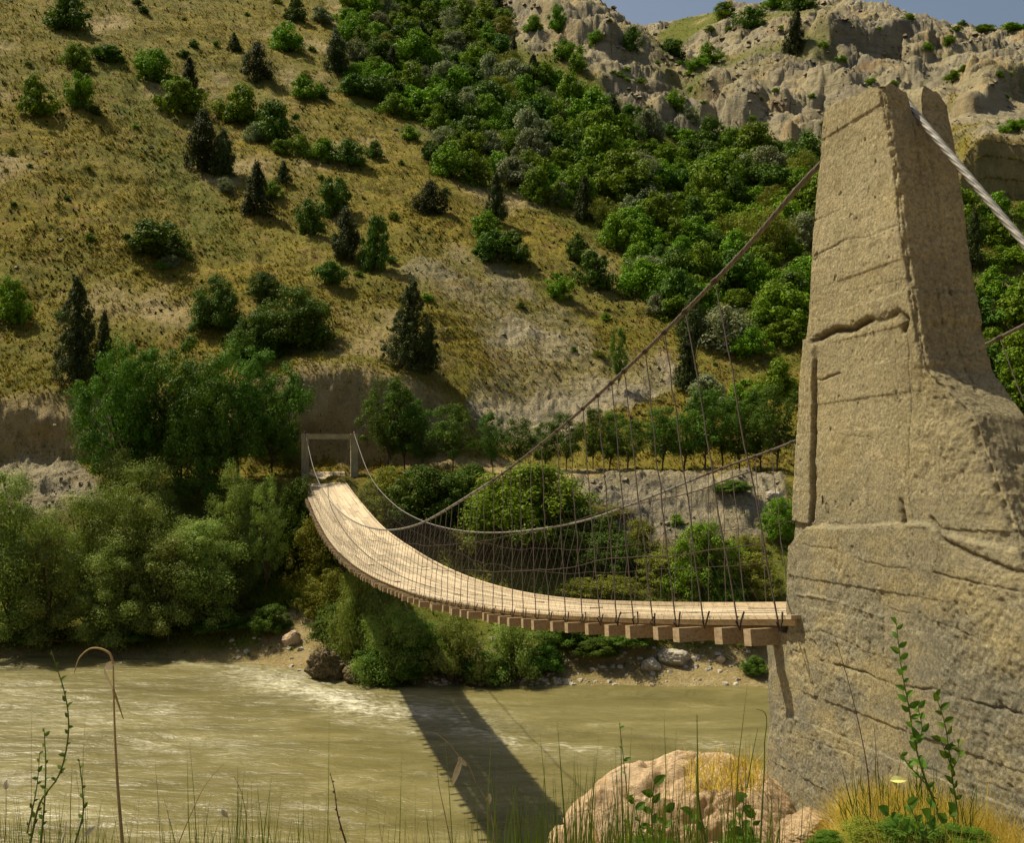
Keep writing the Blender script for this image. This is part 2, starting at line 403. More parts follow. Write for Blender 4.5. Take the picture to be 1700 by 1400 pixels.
GPX = np.r_[np.linspace(-1500, -120, 90)[:-1], np.linspace(-120, 1820, 1000), np.linspace(1820, 3000, 70)[1:]]
GD = np.r_[np.linspace(40, 72, 250)[:-1], 72*np.exp(np.linspace(0, math.log(340/72.), 480)), [380, 450, 600]]
ck = sorted(COLS)
base = np.zeros((len(ck), len(GD)))
for i, c in enumerate(ck):
    pts = COLS[c]
    d = np.array([40, 42]+[p[0] for p in pts]+[600.]); z = np.array([-12.0, -11.6]+[(HY-p[1])/F*p[0] for p in pts]+[0])
    z[-1] = z[-2]-40
    base[i] = np.interp(GD, d, z)
Zb = np.stack([np.interp(GPX, ck, base[:, j]) for j in range(len(GD))], 1)
Zb = gblur(Zb, 12, 0)
Zs = gblur(Zb, 4, 1); Zt = gblur(Zb, .8, 1); wR = smooth(1500, 1560, GPX)[:, None]; Zs = Zs*(1-wR)+Zt*wR
Zb[:, 250:] = Zs[:, 250:]
Zb[:, :250] = gblur(Zb, 1.5, 1)[:, :250]
GX = (GPX[:, None]-CX)/F*GD[None, :]; GY = np.broadcast_to(GD, GX.shape)
SPY = HY-F*Zb/GY; SPX = np.broadcast_to(GPX[:, None], GX.shape)
wx = SPX+fbm(GX*.12, GY*.12, 0, 5, 11)*80; wy = SPY+fbm(GX*.12, GY*.12, 5, 5, 12)*70
ROCKP = [[(815, -400), (815, 0), (870, 90), (960, 130), (1010, 200), (1110, 220), (1200, 235), (1260, 262), (1360, 275), (1560, 330), (1590, 215), (3200, 215), (3200, -400)],
         [(770, 610), (820, 540), (900, 520), (1010, 590), (1090, 600), (1120, 650), (1080, 700), (900, 730), (800, 745), (775, 690)],
         [(930, 797), (1300, 797), (1320, 900), (1150, 935), (1000, 925), (960, 850)],
         [(-50, 745), (150, 745), (175, 830), (60, 850), (-50, 850)],
         [(690, 380), (725, 380), (790, 460), (850, 520), (840, 580), (780, 540), (720, 470)], [(790, 440), (860, 470), (930, 560), (880, 600), (820, 560)]]
rock = np.zeros(GX.shape)
brk = smooth(-.25, .2, fbm(GX*.22, GY*.22, 0, 5, 13))
for n_, p in enumerate(ROCKP):
    q_ = inpoly(wx, wy, p).astype(float)
    if n_ in (4, 5): q_ = q_*(.12+.5*brk)
    if n_ == 1: q_ = q_*np.maximum(.42+.55*brk, smooth(590, 660, wy))
    rock = np.maximum(rock, q_)
farridge = inpoly(SPX, SPY, [(1085, 60), (1200, -10), (1200, 30), (1110, 85)]) & (GY > 225)
rock[farridge] = 0
slope = np.abs(np.gradient(Zb, axis=1)/np.gradient(GD)[None, :])
rock *= 1-smooth(1.25, 2.1, slope)*(SPX > 1520)*(GY < 112)
earth = smooth(1.25, 2.1, slope)*(GY > 60)*(1-.0*rock)
earth = np.maximum(earth, inpoly(wx, wy, [(1000, 1085), (1350, 1075), (1350, 1200), (1000, 1200)])*.8)
earth = np.maximum(earth, inpoly(wx, wy, [(410, 1010), (570, 990), (600, 1180), (380, 1180)])*.8)
earth = np.maximum(earth, (SPY > 1080)*.6)
bench = inpoly(SPX, wy, [(560, 770), (1340, 770), (1340, 792), (560, 792)])
earth = np.maximum(earth, bench*.9)
big0 = rock*smooth(120, 170, GY); gp_ = big0*smooth(.08, .30, fbm(GX*.05+GY*.02, GY*.05, 0, 5, 35, .6))
earth = np.maximum(earth, .75*smooth(.18, .4, fbm(GX*.10, GY*.10, 0, 5, 19, .6))*(GY > 72))
green = np.clip(inpoly(wx, wy, [(560, -200), (830, -200), (900, 110), (1240, 240), (1345, 300), (1345, 600), (1200, 500), (1060, 430), (900, 330), (740, 250), (600, 160)])*.55, 0, 1)
green = np.maximum(green, inpoly(wx, wy, [(120, 60), (210, 100), (340, 300), (380, 420), (300, 420), (220, 240)])*.35)
green = np.maximum(green, inpoly(wx, wy, [(1590, 340), (3000, 340), (3000, 760), (1590, 760)])*.7)
green = np.maximum(green, (SPY > 800)*.5*(SPY < 1085)*(rock < .5))
green = np.maximum(green, inpoly(SPX, SPY, [(395, 955), (540, 955), (540, 1005), (395, 1005)])*.9)
green = np.maximum(green, farridge*.6); green = np.maximum(green, gp_*.55); rock = rock*(1-gp_*.75)
for A in (rock, green, earth): A[:] = gblur(gblur(A, 2.2, 0), 2.2, 1)
lap = np.clip(fbm(GX*.25, GY*.25, 0, 4, 31), -1, 1)
amp = .35+.5*smooth(70, 160, GY)
Z = Zb+amp*fbm(GX*.16, GY*.16, 0, 5, 3)*1.1*smooth(52, 72, GY)
Z += .30*fbm(GX*.55+GY*.3, GY*.5, 0, 4, 5)*smooth(50, 60, GY)
Z += .24*fbm(GX*1.5, GY*1.5, 0, 4, 15, .6)*smooth(50, 60, GY)
dwn = fbm((GX*.9+GY*.25)*.30, (GY-GX*.5)*.05, 0, 5, 17, .6, True)      # rills running downhill to the right
Z -= .55*np.clip(.75-dwn, 0, 1)**2*(.5+.5*smooth(-.2, .3, fbm(GX*.03, GY*.03, 0, 3, 18)))*smooth(70, 80, GY)
# terracettes running along the slope, worn by grazing
tt = fbm(GX*.22, Zb*1.5, GY*.05, 4, 41)
Z += .34*tt*(1-rock)*smooth(72, 80, GY)
# gullies and ribs on the rock mountain
for cx_, cy_, w_, h_, up_ in [(1440,55,75,22,9),(1525,60,30,22,7),(1232,180,38,34,8),(1135,185,60,26,6),(1650,140,50,34,8),(950,28,60,22,7),(1012,52,22,18,8),(1385,130,45,22,5),(1500,118,46,18,5),(1300,150,60,24,4),(1180,150,30,22,6),(1080,120,40,20,4),(1600,175,60,16,5),(900,60,40,16,3),(1330,210,50,18,5),(1270,225,40,16,4),(1350,70,30,26,5)]:
    wu = (SPX+fbm(GX*.15, GY*.15, 0, 4, 24)*30-cx_)/w_; wv_ = (SPY+fbm(GX*.15, GY*.15, 2, 4, 28)*22-cy_)/h_
    Z = Z+.6*up_*smooth(1.25, .75, np.hypot(wu, wv_))*smooth(1.3, -1.0, wv_*-1)*(GY > 120)
rr = fbm((GX*.8+GY*.35)*.07, (GY-GX*.2)*.03, 0, 6, 21, .55, True)
r2 = fbm(GX*.14, Zb*.22, GY*.10, 6, 23, .6, True)
cut = smooth(.02, .30, fbm(GX*.045, Zb*.06, GY*.03, 4, 27))
big = rock*smooth(120, 170, GY)
r3 = fbm(GX*.5, Zb*.8, GY*.35, 5, 25, .6, True)
Z += big*((rr-.42)*2.8+(r2-.42)*1.5+(r3-.4)*.55+2.2*fbm(GX*.06, GY*.06, 0, 4, 26))
wa = fbm(GX*.10, GY*.10, 0, 4, 33)
for sx_, sy_, am_, sd_ in ((11., 7., 1.15, 41), (4.5, 2.6, .55, 45), (1.9, 1.2, .26, 49)):
    wv1, wv2 = worley((GX*.9+GY*.3)/sx_+wa*1.2, (GY*.8-GX*.35+Zb*.4)/sy_+wa*.9, sd_)
    Z += .8*big*(wv1*am_-(.5*am_)*smooth(.16, .0, wv2))
# stepped outcrops
stp = (Z/5.0+fbm(GX*.05, GY*.05, 0, 3, 29)*1.3)
stp = stp-np.floor(stp)
Z += big*cut*(smooth(.25, .6, stp)-stp)*2.6
Z += rock*(GY < 120)*(fbm(GX*.35, GY*.35, Zb*.3, 6, 51, .6, True)-.35)*.9
sc_ = (slope > 1.6) & (GY > 60)
shove = gblur(gblur(sc_.astype(float), 2, 0), 1.5, 1)*fbm(GX*.30, Zb*.30, 0, 5, 61, .6, True)*.75
YY = GY-shove
XX = (GPX[:, None]-CX)/F*YY
LEFTTURF = smooth(66.5, 68, GY)*smooth(75, 70, GY)
nI, nJ = GX.shape
Vt = np.stack([XX, YY, Z], -1).reshape(-1, 3)
ii, jj = np.meshgrid(np.arange(nI-1), np.arange(nJ-1), indexing='ij')
Ft = np.stack([ii*nJ+jj, (ii+1)*nJ+jj, (ii+1)*nJ+jj+1, ii*nJ+jj+1], -1).reshape(-1, 4)
me = mesh_np('hillside', Vt, Ft, M['hill'], smooth_=True)
ca = me.color_attributes.new('ground', 'FLOAT_COLOR', 'POINT')
ca.data.foreach_set('color', np.stack([rock, green, earth, np.ones_like(rock)], -1).astype(np.float32).ravel())
hill = tag(link('hillside', me), 'steep dry hillside rising from the far river bank', kind='structure')

SY = HY-F*Z/YY
SYmin = np.minimum.accumulate(SY, axis=1)
def hit(px, py, dmin=0):
    """first point of the ground seen in a direction"""
    fi = np.interp(px, GPX, np.arange(nI)); i = int(round(float(fi)))
    row = SY[i]
    ok = (row <= py) & (GD >= dmin)
    if not ok.any(): return None
    j = int(np.argmax(ok))
    d = YY[i, j]
    return np.array([(px-CX)/F*d, d, Z[i, j]])
def hits(px, py):
    i = np.clip(np.round(np.interp(px, GPX, np.arange(nI))).astype(int), 0, nI-1)
    j = np.array([np.searchsorted(-SYmin[a], -b) for a, b in zip(i, py)])
    ok = j < nJ-3
    j = np.minimum(j, nJ-1)
    d = YY[i, j]
    return np.stack([(px-CX)/F*d, d, Z[i, j]], 1), i, j, ok

# ------------------------------------------------------------------ water
wxs = np.r_[np.linspace(-120, -45, 40)[:-1], np.linspace(-45, 35, 560), np.linspace(35, 100, 30)[1:]]
wys = np.linspace(4, 60, 520)
WX, WY = np.meshgrid(wxs, wys, indexing='ij')
WPX = CX+F*WX/WY; WPY = HY-F*WATER/WY
fo = np.zeros(WX.shape)
def blob(cx, cy, sx, sy, ang=0.0, a=1.0):
    global fo
    u = WPX-cx; v = WPY-cy; c, s = math.cos(ang), math.sin(ang)
    U = (u*c+v*s)/sx; W_ = (-u*s+v*c)/sy
    fo = np.maximum(fo, a*np.exp(-(U*U+W_*W_)))
blob(470, 1135, 110, 26, .25, 1.0); blob(570, 1165, 140, 24, .25, 1.25); blob(700, 1185, 120, 22, .15, .9)
blob(820, 1225, 120, 14, .22, .8); blob(960, 1245, 90, 10, .15, .6); blob(1190, 1240, 60, 9, .1, .55)
blob(40, 1150, 60, 20, 0, .45); blob(110, 1190, 120, 25, .1, .4); blob(270, 1180, 60, 16, .1, .5); blob(380, 1240, 60, 18, .3, .5)
blob(250, 1240, 60, 14, 0, .4); blob(520, 1340, 60, 10, 0, .35); blob(40, 1300, 90, 20, 0, .3)
WZ = WATER+.13*fbm(WX*.35+.1*WY, WY*1.1, 0, 4, 71)+.035*fbm(WX*1.3, WY*3.0, 0, 3, 75)+fo*.16*fbm(WX*.9, WY*2.0, 0, 4, 73, .6, True)
nI2, nJ2 = WX.shape
ii, jj = np.meshgrid(np.arange(nI2-1), np.arange(nJ2-1), indexing='ij')
Fw = np.stack([ii*nJ2+jj, (ii+1)*nJ2+jj, (ii+1)*nJ2+jj+1, ii*nJ2+jj+1], -1).reshape(-1, 4)
me = mesh_np('river', np.stack([WX, WY, WZ], -1).reshape(-1, 3), Fw, M['water'], smooth_=True)
fa = me.attributes.new('foam', 'FLOAT', 'POINT'); fa.data.foreach_set('value', fo.astype(np.float32).ravel())
tag(link('river', me), 'fast muddy river with streaks of foam', kind='structure')

# ------------------------------------------------------------------ near bank
def near_z(x, y):
    edge = 2.7+3.4*smooth(1.0, 2.0, x)
    z = -1.62-.34*np.clip(y-4.4, 0, 3)
    drop = np.clip(y-edge, 0, 60)
    z = z-np.where(drop > 0, .95*drop*smooth(0, 1.2, drop)+0, 0)
    z = z+.05*fbm(x*1.6, y*1.6, 0, 4, 81)
    return np.maximum(z, -12.2)
bx = np.r_[np.linspace(-60, -4, 40)[:-1], np.linspace(-4, 6, 220), np.linspace(6, 60, 40)[1:]]
by = np.r_[np.linspace(-50, -1, 30)[:-1], np.linspace(-1, 8, 200), np.linspace(8, 22, 60)[1:]]
BX, BY = np.meshgrid(bx, by, indexing='ij')
ii, jj = np.meshgrid(np.arange(len(bx)-1), np.arange(len(by)-1), indexing='ij'); nb = len(by)
Fb = np.stack([ii*nb+jj, (ii+1)*nb+jj, (ii+1)*nb+jj+1, ii*nb+jj+1], -1).reshape(-1, 4)
tag(link('near_bank', mesh_np('near_bank', np.stack([BX, BY, near_z(BX, BY)], -1).reshape(-1, 3), Fb, M['bank'], smooth_=True)), 'dry grassy near bank', kind='structure')

# ------------------------------------------------------------------ bridge frame of reference
TH = .246; B0 = np.array([1.879, 5.159]); AX = np.array([-math.sin(TH), math.cos(TH)]); NX = np.array([math.cos(TH), math.sin(TH)])
LEN = 61.19
def bp(s, o, z):
    s, o, z = np.broadcast_arrays(np.asarray(s, float), np.asarray(o, float), np.asarray(z, float))
    return np.stack([B0[0]+s*AX[0]+o*NX[0], B0[1]+s*AX[1]+o*NX[1], z], -1)
def s_at(px, o):
    t = (px-CX)/F; O = B0+o*NX
    return (t*O[1]-O[0])/(AX[0]-t*AX[1])
def sz(px, py, o):
    s = s_at(px, o); d = B0[1]+o*NX[1]+s*AX[1]
    return s, (HY-py)/F*d
A3 = np.array([AX[0], AX[1], 0]); N3 = np.array([NX[0], NX[1], 0]); Z3 = np.array([0, 0, 1.0])
deckN = curve1([-.5, .56, 2.1, 4.18, 6.39, 9.94, 12.68, 16.62, 22.8, 30.95, 39, 49.8, 56, 61.2], [-.80, -.97, -1.22, -1.54, -1.85, -2.28, -2.58, -2.93, -3.37, -3.70, -3.66, -3.12, -2.6, -2.08])
deckF = curve1([-.5, .56, 2.5, 5.36, 7.37, 9.49, 12.4, 15.67, 19.67, 24.5, 30.2, 38.5, 48.5, 56, 61.2], [-.80, -.96, -1.27, -1.73, -2.03, -2.33, -2.71, -3.05, -3.34, -3.55, -3.62, -3.56, -3.0, -2.42, -2.03])
ON, OF = -.332, 2.255
def deck_z(s, o):
    u = (o-ON)/(OF-ON)
    return deckN(s)*(1-u)+deckF(s)*u
c1z = curve1([-.1, .65, 1.41, 2.9, 4.32, 7.71, 11.19, 14.76, 19.18, 22.9, 30.08, 40, 51.93, 61.2], [1.70, 1.57, 1.31, .87, .5, -.26, -.89, -1.47, -1.96, -2.22, -2.46, -2.3, -1.2, .78])
c2z = curve1([-.1, 1.2, 2.58, 3.01, 6.18, 8.16, 10.76, 13.78, 18.12, 23.26, 27.74, 33.84, 42.6, 53.03, 61.2], [1.70, 1.36, .99, .88, .07, -.30, -.82, -1.38, -1.94, -2.42, -2.68, -2.84, -2.62, -1.42, .78])
OC2 = 3.044

bridge = tag(link('suspension_bridge', None, loc=tuple(bp(0, 1.0, -1.0))), 'sagging wooden plank suspension footbridge crossing the muddy river on steel cables', 'footbridge')
bl = Vector(bridge.location)
def bpart(mb, name, mat, parent=bridge, smooth_=False):
    V = np.concatenate(mb.V)
    off = np.array(bl)
    return link(name, mesh_np(name, V-off, np.concatenate(mb.F), mat, smooth_=smooth_), parent)
# deck boards laid along the bridge
mb = MB(); NB = 13; bw = (OF-ON-.17)/NB
for k in range(NB):
    s = .50
    while s < LEN-.05:
        l = RNG.uniform(3.0, 4.2)*(RNG.uniform(.3, 1) if s < .4 else 1); e = min(s+l, LEN+.02)
        if e-s < .4: break
        n = max(4, int((e-s)/.35)); q = np.linspace(s+.006, e-.006, n)
        o0 = ON+.11+k*bw+.006+RNG.normal(0, .004); o1 = o0+bw-.012
        lift = RNG.uniform(0, .012)+(RNG.random() < .12)*.02
        warp = RNG.normal(0, .008)*np.sin(np.linspace(0, np.pi, n))
        z0 = deck_z(q, o0)+lift+warp; z1 = deck_z(q, o1)+lift+warp
        ring = np.stack([bp(q, o0, z0-.035), bp(q, o1, z1-.035), bp(q, o1, z1), bp(q, o0, z0)], 1)
        i, j = np.meshgrid(np.arange(n-1), np.arange(4), indexing='ij')
        Fq = np.stack([i*4+j, i*4+(j+1) % 4, (i+1)*4+(j+1) % 4, (i+1)*4+j], -1).reshape(-1, 4)
        caps = [[0, 3, 2, 1], [(n-1)*4, (n-1)*4+1, (n-1)*4+2, (n-1)*4+3]]
        mb.add(ring.reshape(-1, 3), np.r_[Fq, caps]); s = e
bpart(mb, 'deck', M['plank'])
# edge rails of the deck
for side, o in (('near', ON+.10), ('far', OF-.03)):
    mb = MB(); s = .46
    while s < LEN-.3:
        l = RNG.uniform(3.2, 4.4); e = min(s+l, LEN); n = 10; q = np.linspace(s+.01, e-.01, n)
        oo = o+RNG.normal(0, .006)
        z = deck_z(q, oo)+.012
        hh = .022 if side == 'near' else .05
        ring = np.stack([bp(q, oo-.03, z), bp(q, oo+.03, z), bp(q, oo+.03, z+hh), bp(q, oo-.03, z+hh)], 1)
        i, j = np.meshgrid(np.arange(n-1), np.arange(4), indexing='ij')
        Fq = np.stack([i*4+j, i*4+(j+1) % 4, (i+1)*4+(j+1) % 4, (i+1)*4+j], -1).reshape(-1, 4)
        mb.add(ring.reshape(-1, 3), np.r_[Fq, [[0, 3, 2, 1], [(n-1)*4, (n-1)*4+1, (n-1)*4+2, (n-1)*4+3]]]); s = e
    bpart(mb, 'edge_board', M['plank'])
# crossbeams
def beam(mb, s):
    jo = RNG.uniform(-.05, .05)
    zc0 = deckN(s)-.035-.052; zc1 = deckF(s)-.035-.052
    a = bp(s, ON-.03-.06*smooth(4, 14, s)+jo, zc0); b = bp(s, OF+.10+jo, zc1)
    ax = (b-a)/2
    sl = (deckN(s+.1)-deckN(s-.1))/.2
    t = np.array([AX[0], AX[1], sl]); t /= np.linalg.norm(t); up = np.cross(t, ax/np.linalg.norm(ax)); up = up if up[2] > 0 else -up
    mb.box((a+b)/2, ax, t*RNG.uniform(.042, .055), up*RNG.uniform(.044, .050))
bs = [.75, 1.18, 1.69, 2.2, 2.70]
while bs[-1] < LEN-.6: bs.append(bs[-1]+.52+RNG.normal(0, .02))
rest = MB()
for i, s in enumerate(bs):
    if i < 99:
        mb = MB(); beam(mb, s); bpart(mb, 'crossbeam', M['beam'])
    else: beam(rest, s)
tag(bpart(rest, 'crossbeam', M['beam']), kind='stuff')
# main cables, twisted strand
def rope(name, P, r, mat, parent, fine=True):
    mb = MB(); mb.tube(P, r, 24 if fine else 8, 6 if fine else 0, 32 if fine else 0, .22 if fine else 0)
    return bpart(mb, name, mat, parent, True)
SAD = 1.70
for o, cz in ((0, c1z), (OC2, c2z)):
    q = np.linspace(-.1, 9, 900); P = bp(q, o, cz(q)); 
    q2 = np.linspace(9, LEN, 160); P2 = bp(q2, o, cz(q2))
    mb = MB(); mb.tube(P, .0145, 24, 6, 70, .24); mb.tube(P2, .020, 8)
    co_ = bpart(mb, 'main_cable', [M['steel'], M['brightsteel']], smooth_=True)
    mi = np.zeros(len(co_.data.polygons), np.int32); mi[899*24:] = 1; co_.data.polygons.foreach_set('material_index', mi)
    mb = MB(); q = np.linspace(-.1, -3.4, 700)
    zz = 1.70-(-.1-q)*1.0; arc = smooth(-.04, .12, -.1-q); zz = 1.70+.055*arc-arc*(np.abs(q+.1))*1.065
    P = bp(q, o, zz); mb.tube(P, .0148, 30, 6, 76, .32)
    bpart(mb, 'backstay_cable', M['brightsteel'], smooth_=True)
# hangers with their wire binding
def hanger(mb, sb, near):
    j = RNG.normal(0, .05)
    if near:
        f = 1.42-.28*smooth(3, 14, sb); st = min(sb+f+j, LEN); a = bp(st, 0, c1z(st)); b = bp(sb, ON+.01, deckN(sb)-.02)
    else:
        f = 1.9-.35*smooth(4, 14, sb); st = min(sb+f+j, LEN); a = bp(st, OC2, c2z(st)); b = bp(sb, OF-.01, deckF(sb)-.02)
    k = 14 if sb < 12 else 5
    t = np.linspace(0, 1, k)[:, None]; P = a+(b-a)*t
    P = P+RNG.normal(0, .006 if sb < 12 else .01, P.shape)*np.sin(t*np.pi)
    r = .0052 if sb < 14 else .0042
    mb.tube(P, r, 5)
    # binding on the cable
    cz = c1z if near else c2z; oc = 0 if near else OC2
    q = np.linspace(st-.045, st+.045, 5); mb.tube(bp(q, oc, cz(q)), np.array([.015, .021, .024, .021, .015]), 8)
    # loop round the beam end
    if sb < 14:
        mb.tube(b+np.array([[0, 0, .05], [-.02, -.01, .02], [.01, 0, -.03], [.02, .01, .02], [.03, .02, .07]])+RNG.normal(0, .006, (5, 3)), .006, 5)
rest = MB()
hs = [.49, .975, 1.446, 1.889, 2.30, 2.68, 3.05, 3.45]
while hs[-1] < LEN-1.6: hs.append(hs[-1]+.50+RNG.normal(0, .03))
for side in (True, False):
    for i, s in enumerate(hs):
        if i < 50:
            mb = MB(); hanger(mb, s, side); bpart(mb, 'hanger', M['rust'])
        else: hanger(rest, s, side)
tag(bpart(rest, 'hanger', M['rust']), kind='stuff')
# side wires and chain-link netting
def side_pt(s, h, near):
    """h 0 at the deck edge, 1 at the cable"""
    if near:
        f = 1.42-.28*smooth(3, 14, s); st = np.minimum(s+f, LEN); a = bp(st, 0, c1z(st)); b = bp(s, ON+.01, deckN(s))
    else:
        f = 1.9-.35*smooth(4, 14, s); st = np.minimum(s+f, LEN); a = bp(st, OC2, c2z(st)); b = bp(s, OF-.01, deckF(s))
    H = a[..., 2]-b[..., 2]
    k = np.minimum(np.asarray(h)/np.maximum(H, .2), 1.0)      # h in metres above the deck
    return b+(a-b)*k[..., None]
for near in (True, False):
    for h in (.42, .80):
        mb = MB(); q = np.linspace(.47 if near else .0, LEN-1.5, 160)
        P = side_pt(q, h+.05*fbm(q*.7, 0, h*7, 3, 91), near); mb.tube(P, .0042, 5)
        bpart(mb, 'side_wire', M['rust'])
    mb = MB(); cell = .15 if near else .19; top = .92
    for sg in (1, -1):
        for s0 in np.arange(-top if sg > 0 else 0, LEN-1.5, cell):
            hh = np.linspace(0, top, 5); q = s0+(hh if sg > 0 else top-hh)
            if near is False and s0 < 3.5: continue
            if q.min() < .2 or q.max() > LEN-1.6: continue
            mb.tube(side_pt(q, hh+.01*np.sin(q*3), near), .0006 if s0 < 15 else .0007, 3)
    bpart(mb, 'wire_netting', M['rust'])

# ------------------------------------------------------------------ concrete pillar
PC = .173
def prof(pts, o):
    a = sorted([sz(x, y, o)[::-1] for x, y in pts]); a = np.array(a)
    return a[:, 0], a[:, 1]
lz, ls = prof([(1370, 182), (1362, 260), (1352, 350), (1346, 470), (1340, 560), (1330, 700), (1322, 820), (1318, 900), (1313, 1000), (1316, 1060), (1304, 1130), (1290, 1200), (1281, 1240), (1274, 1350), (1264, 1500), (1250, 1750)], -PC)
rz, rs = prof([(1462, 138), (1478, 230), (1490, 310), (1500, 400), (1512, 480), (1525, 560), (1535, 612)], -PC)
rz = np.r_[[-4.2, -1.2, -.64, -.30, .131, rz[0]-.001], rz[1:]]
rs = np.r_[[-3.2, -1.75, -1.24, -1.0, -.76, rs[0]], rs[1:]]
def s_hi(z): return np.interp(z, lz, ls)
def s_lo(z): return np.interp(z, rz, rs)
ZB = -3.6
def ztop(us, uo):
    """us 0 shore side .. 1 river side, uo 0 near face .. 1 far face"""
    a = sz(1462, 138, -PC)[1]; b = sz(1370, 182, -PC)[1]
    z = a+(b-a)*us**.8
    z = z-.10*smooth(0, 1, uo)*(1-us)
    notch = smooth(.37, .43, uo)*smooth(.62, .56, uo)
    z = z-notch*(.12+.05*us)
    z = z+.08*smooth(.58, .7, uo)*smooth(1.05, .85, uo)*smooth(1, .3, us)
    z = z+.030*fbm(us*6, uo*6, 0, 5, 101, .6)
    return z
US, UO = 430, 110
def side(us, uo, v):
    zt = ztop(us, uo); z = ZB+v*(zt-ZB)
    s = s_lo(z)+(s_hi(z)-s_lo(z))*us
    o = -PC+2*PC*uo
    return s, o, z
CR = []   # cracks: polyline in photo coordinates on the near face, depth, half width
def crack(pts, dep, wid):
    k_ = 1.0 if abs(dep) > .045 else .6
    CR.append((np.array([sz(x, y, -PC) for x, y in pts]), dep*k_, wid*(.8 if abs(dep) > .045 else .5)))
crack([(1352, 365), (1400, 345), (1445, 325)], .012, .006)
crack([(1350, 362), (1352, 366)], .012, .006)
crack([(1352, 425), (1400, 400), (1440, 392), (1490, 375)], .016, .009)
crack([(1350, 490), (1400, 485), (1470, 470), (1510, 460)], .008, .005)
crack([(1352, 566), (1365, 560), (1385, 548), (1410, 548), (1440, 535), (1470, 530), (1490, 520), (1505, 530), (1500, 548)], .050, .022)
crack([(1356, 600), (1354, 680), (1353, 760), (1352, 830), (1350, 866)], .060, .011)
crack([(1356, 632), (1395, 620)], .022, .011)
crack([(1508, 545), (1508, 650), (1509, 760), (1508, 820), (1515, 860)], .010, .005)
crack([(1410, 724), (1440, 724), (1455, 730), (1475, 722)], .010, .006)
crack([(1495, 835), (1500, 865)], .055, .020)
crack([(1335, 880), (1360, 868), (1400, 872), (1450, 876), (1500, 872), (1540, 872)], .010, .006)
crack([(1340, 905), (1390, 912), (1450, 935), (1520, 948)], .012, .008)
crack([(1330, 1048), (1370, 1048), (1400, 1060), (1440, 1080)], .010, .007)
crack([(1325, 1080), (1380, 1098), (1450, 1120), (1500, 1140), (1560, 1145), (1620, 1165), (1700, 1185)], .020, .010)
crack([(1480, 1010), (1520, 1018), (1580, 1040), (1640, 1065)], .012, .008)
crack([(1545, 860), (1570, 895), (1620, 925), (1700, 960)], .03, .02)
crack([(1560, 950), (1640, 972), (1700, 985)], .014, .009)
crack([(1310, 1215), (1360, 1232), (1420, 1250), (1440, 1262)], .010, .008)
crack([(1500, 1260), (1560, 1280), (1700, 1320)], .01, .01)
crack([(1476, 1028), (1475, 1085)], .018, .004)
crack([(1330, 985), (1400, 1000), (1476, 1026)], -.016, .010)
def segdist(s, z, P):
    best = np.full(s.shape, 9.0)
    for a, b in zip(P[:-1], P[1:]):
        dx, dz = b-a; L = dx*dx+dz*dz
        t = np.clip(((s-a[0])*dx+(z-a[1])*dz)/L, 0, 1)
        best = np.minimum(best, np.hypot(s-a[0]-t*dx, z-a[1]-t*dz))
    return best
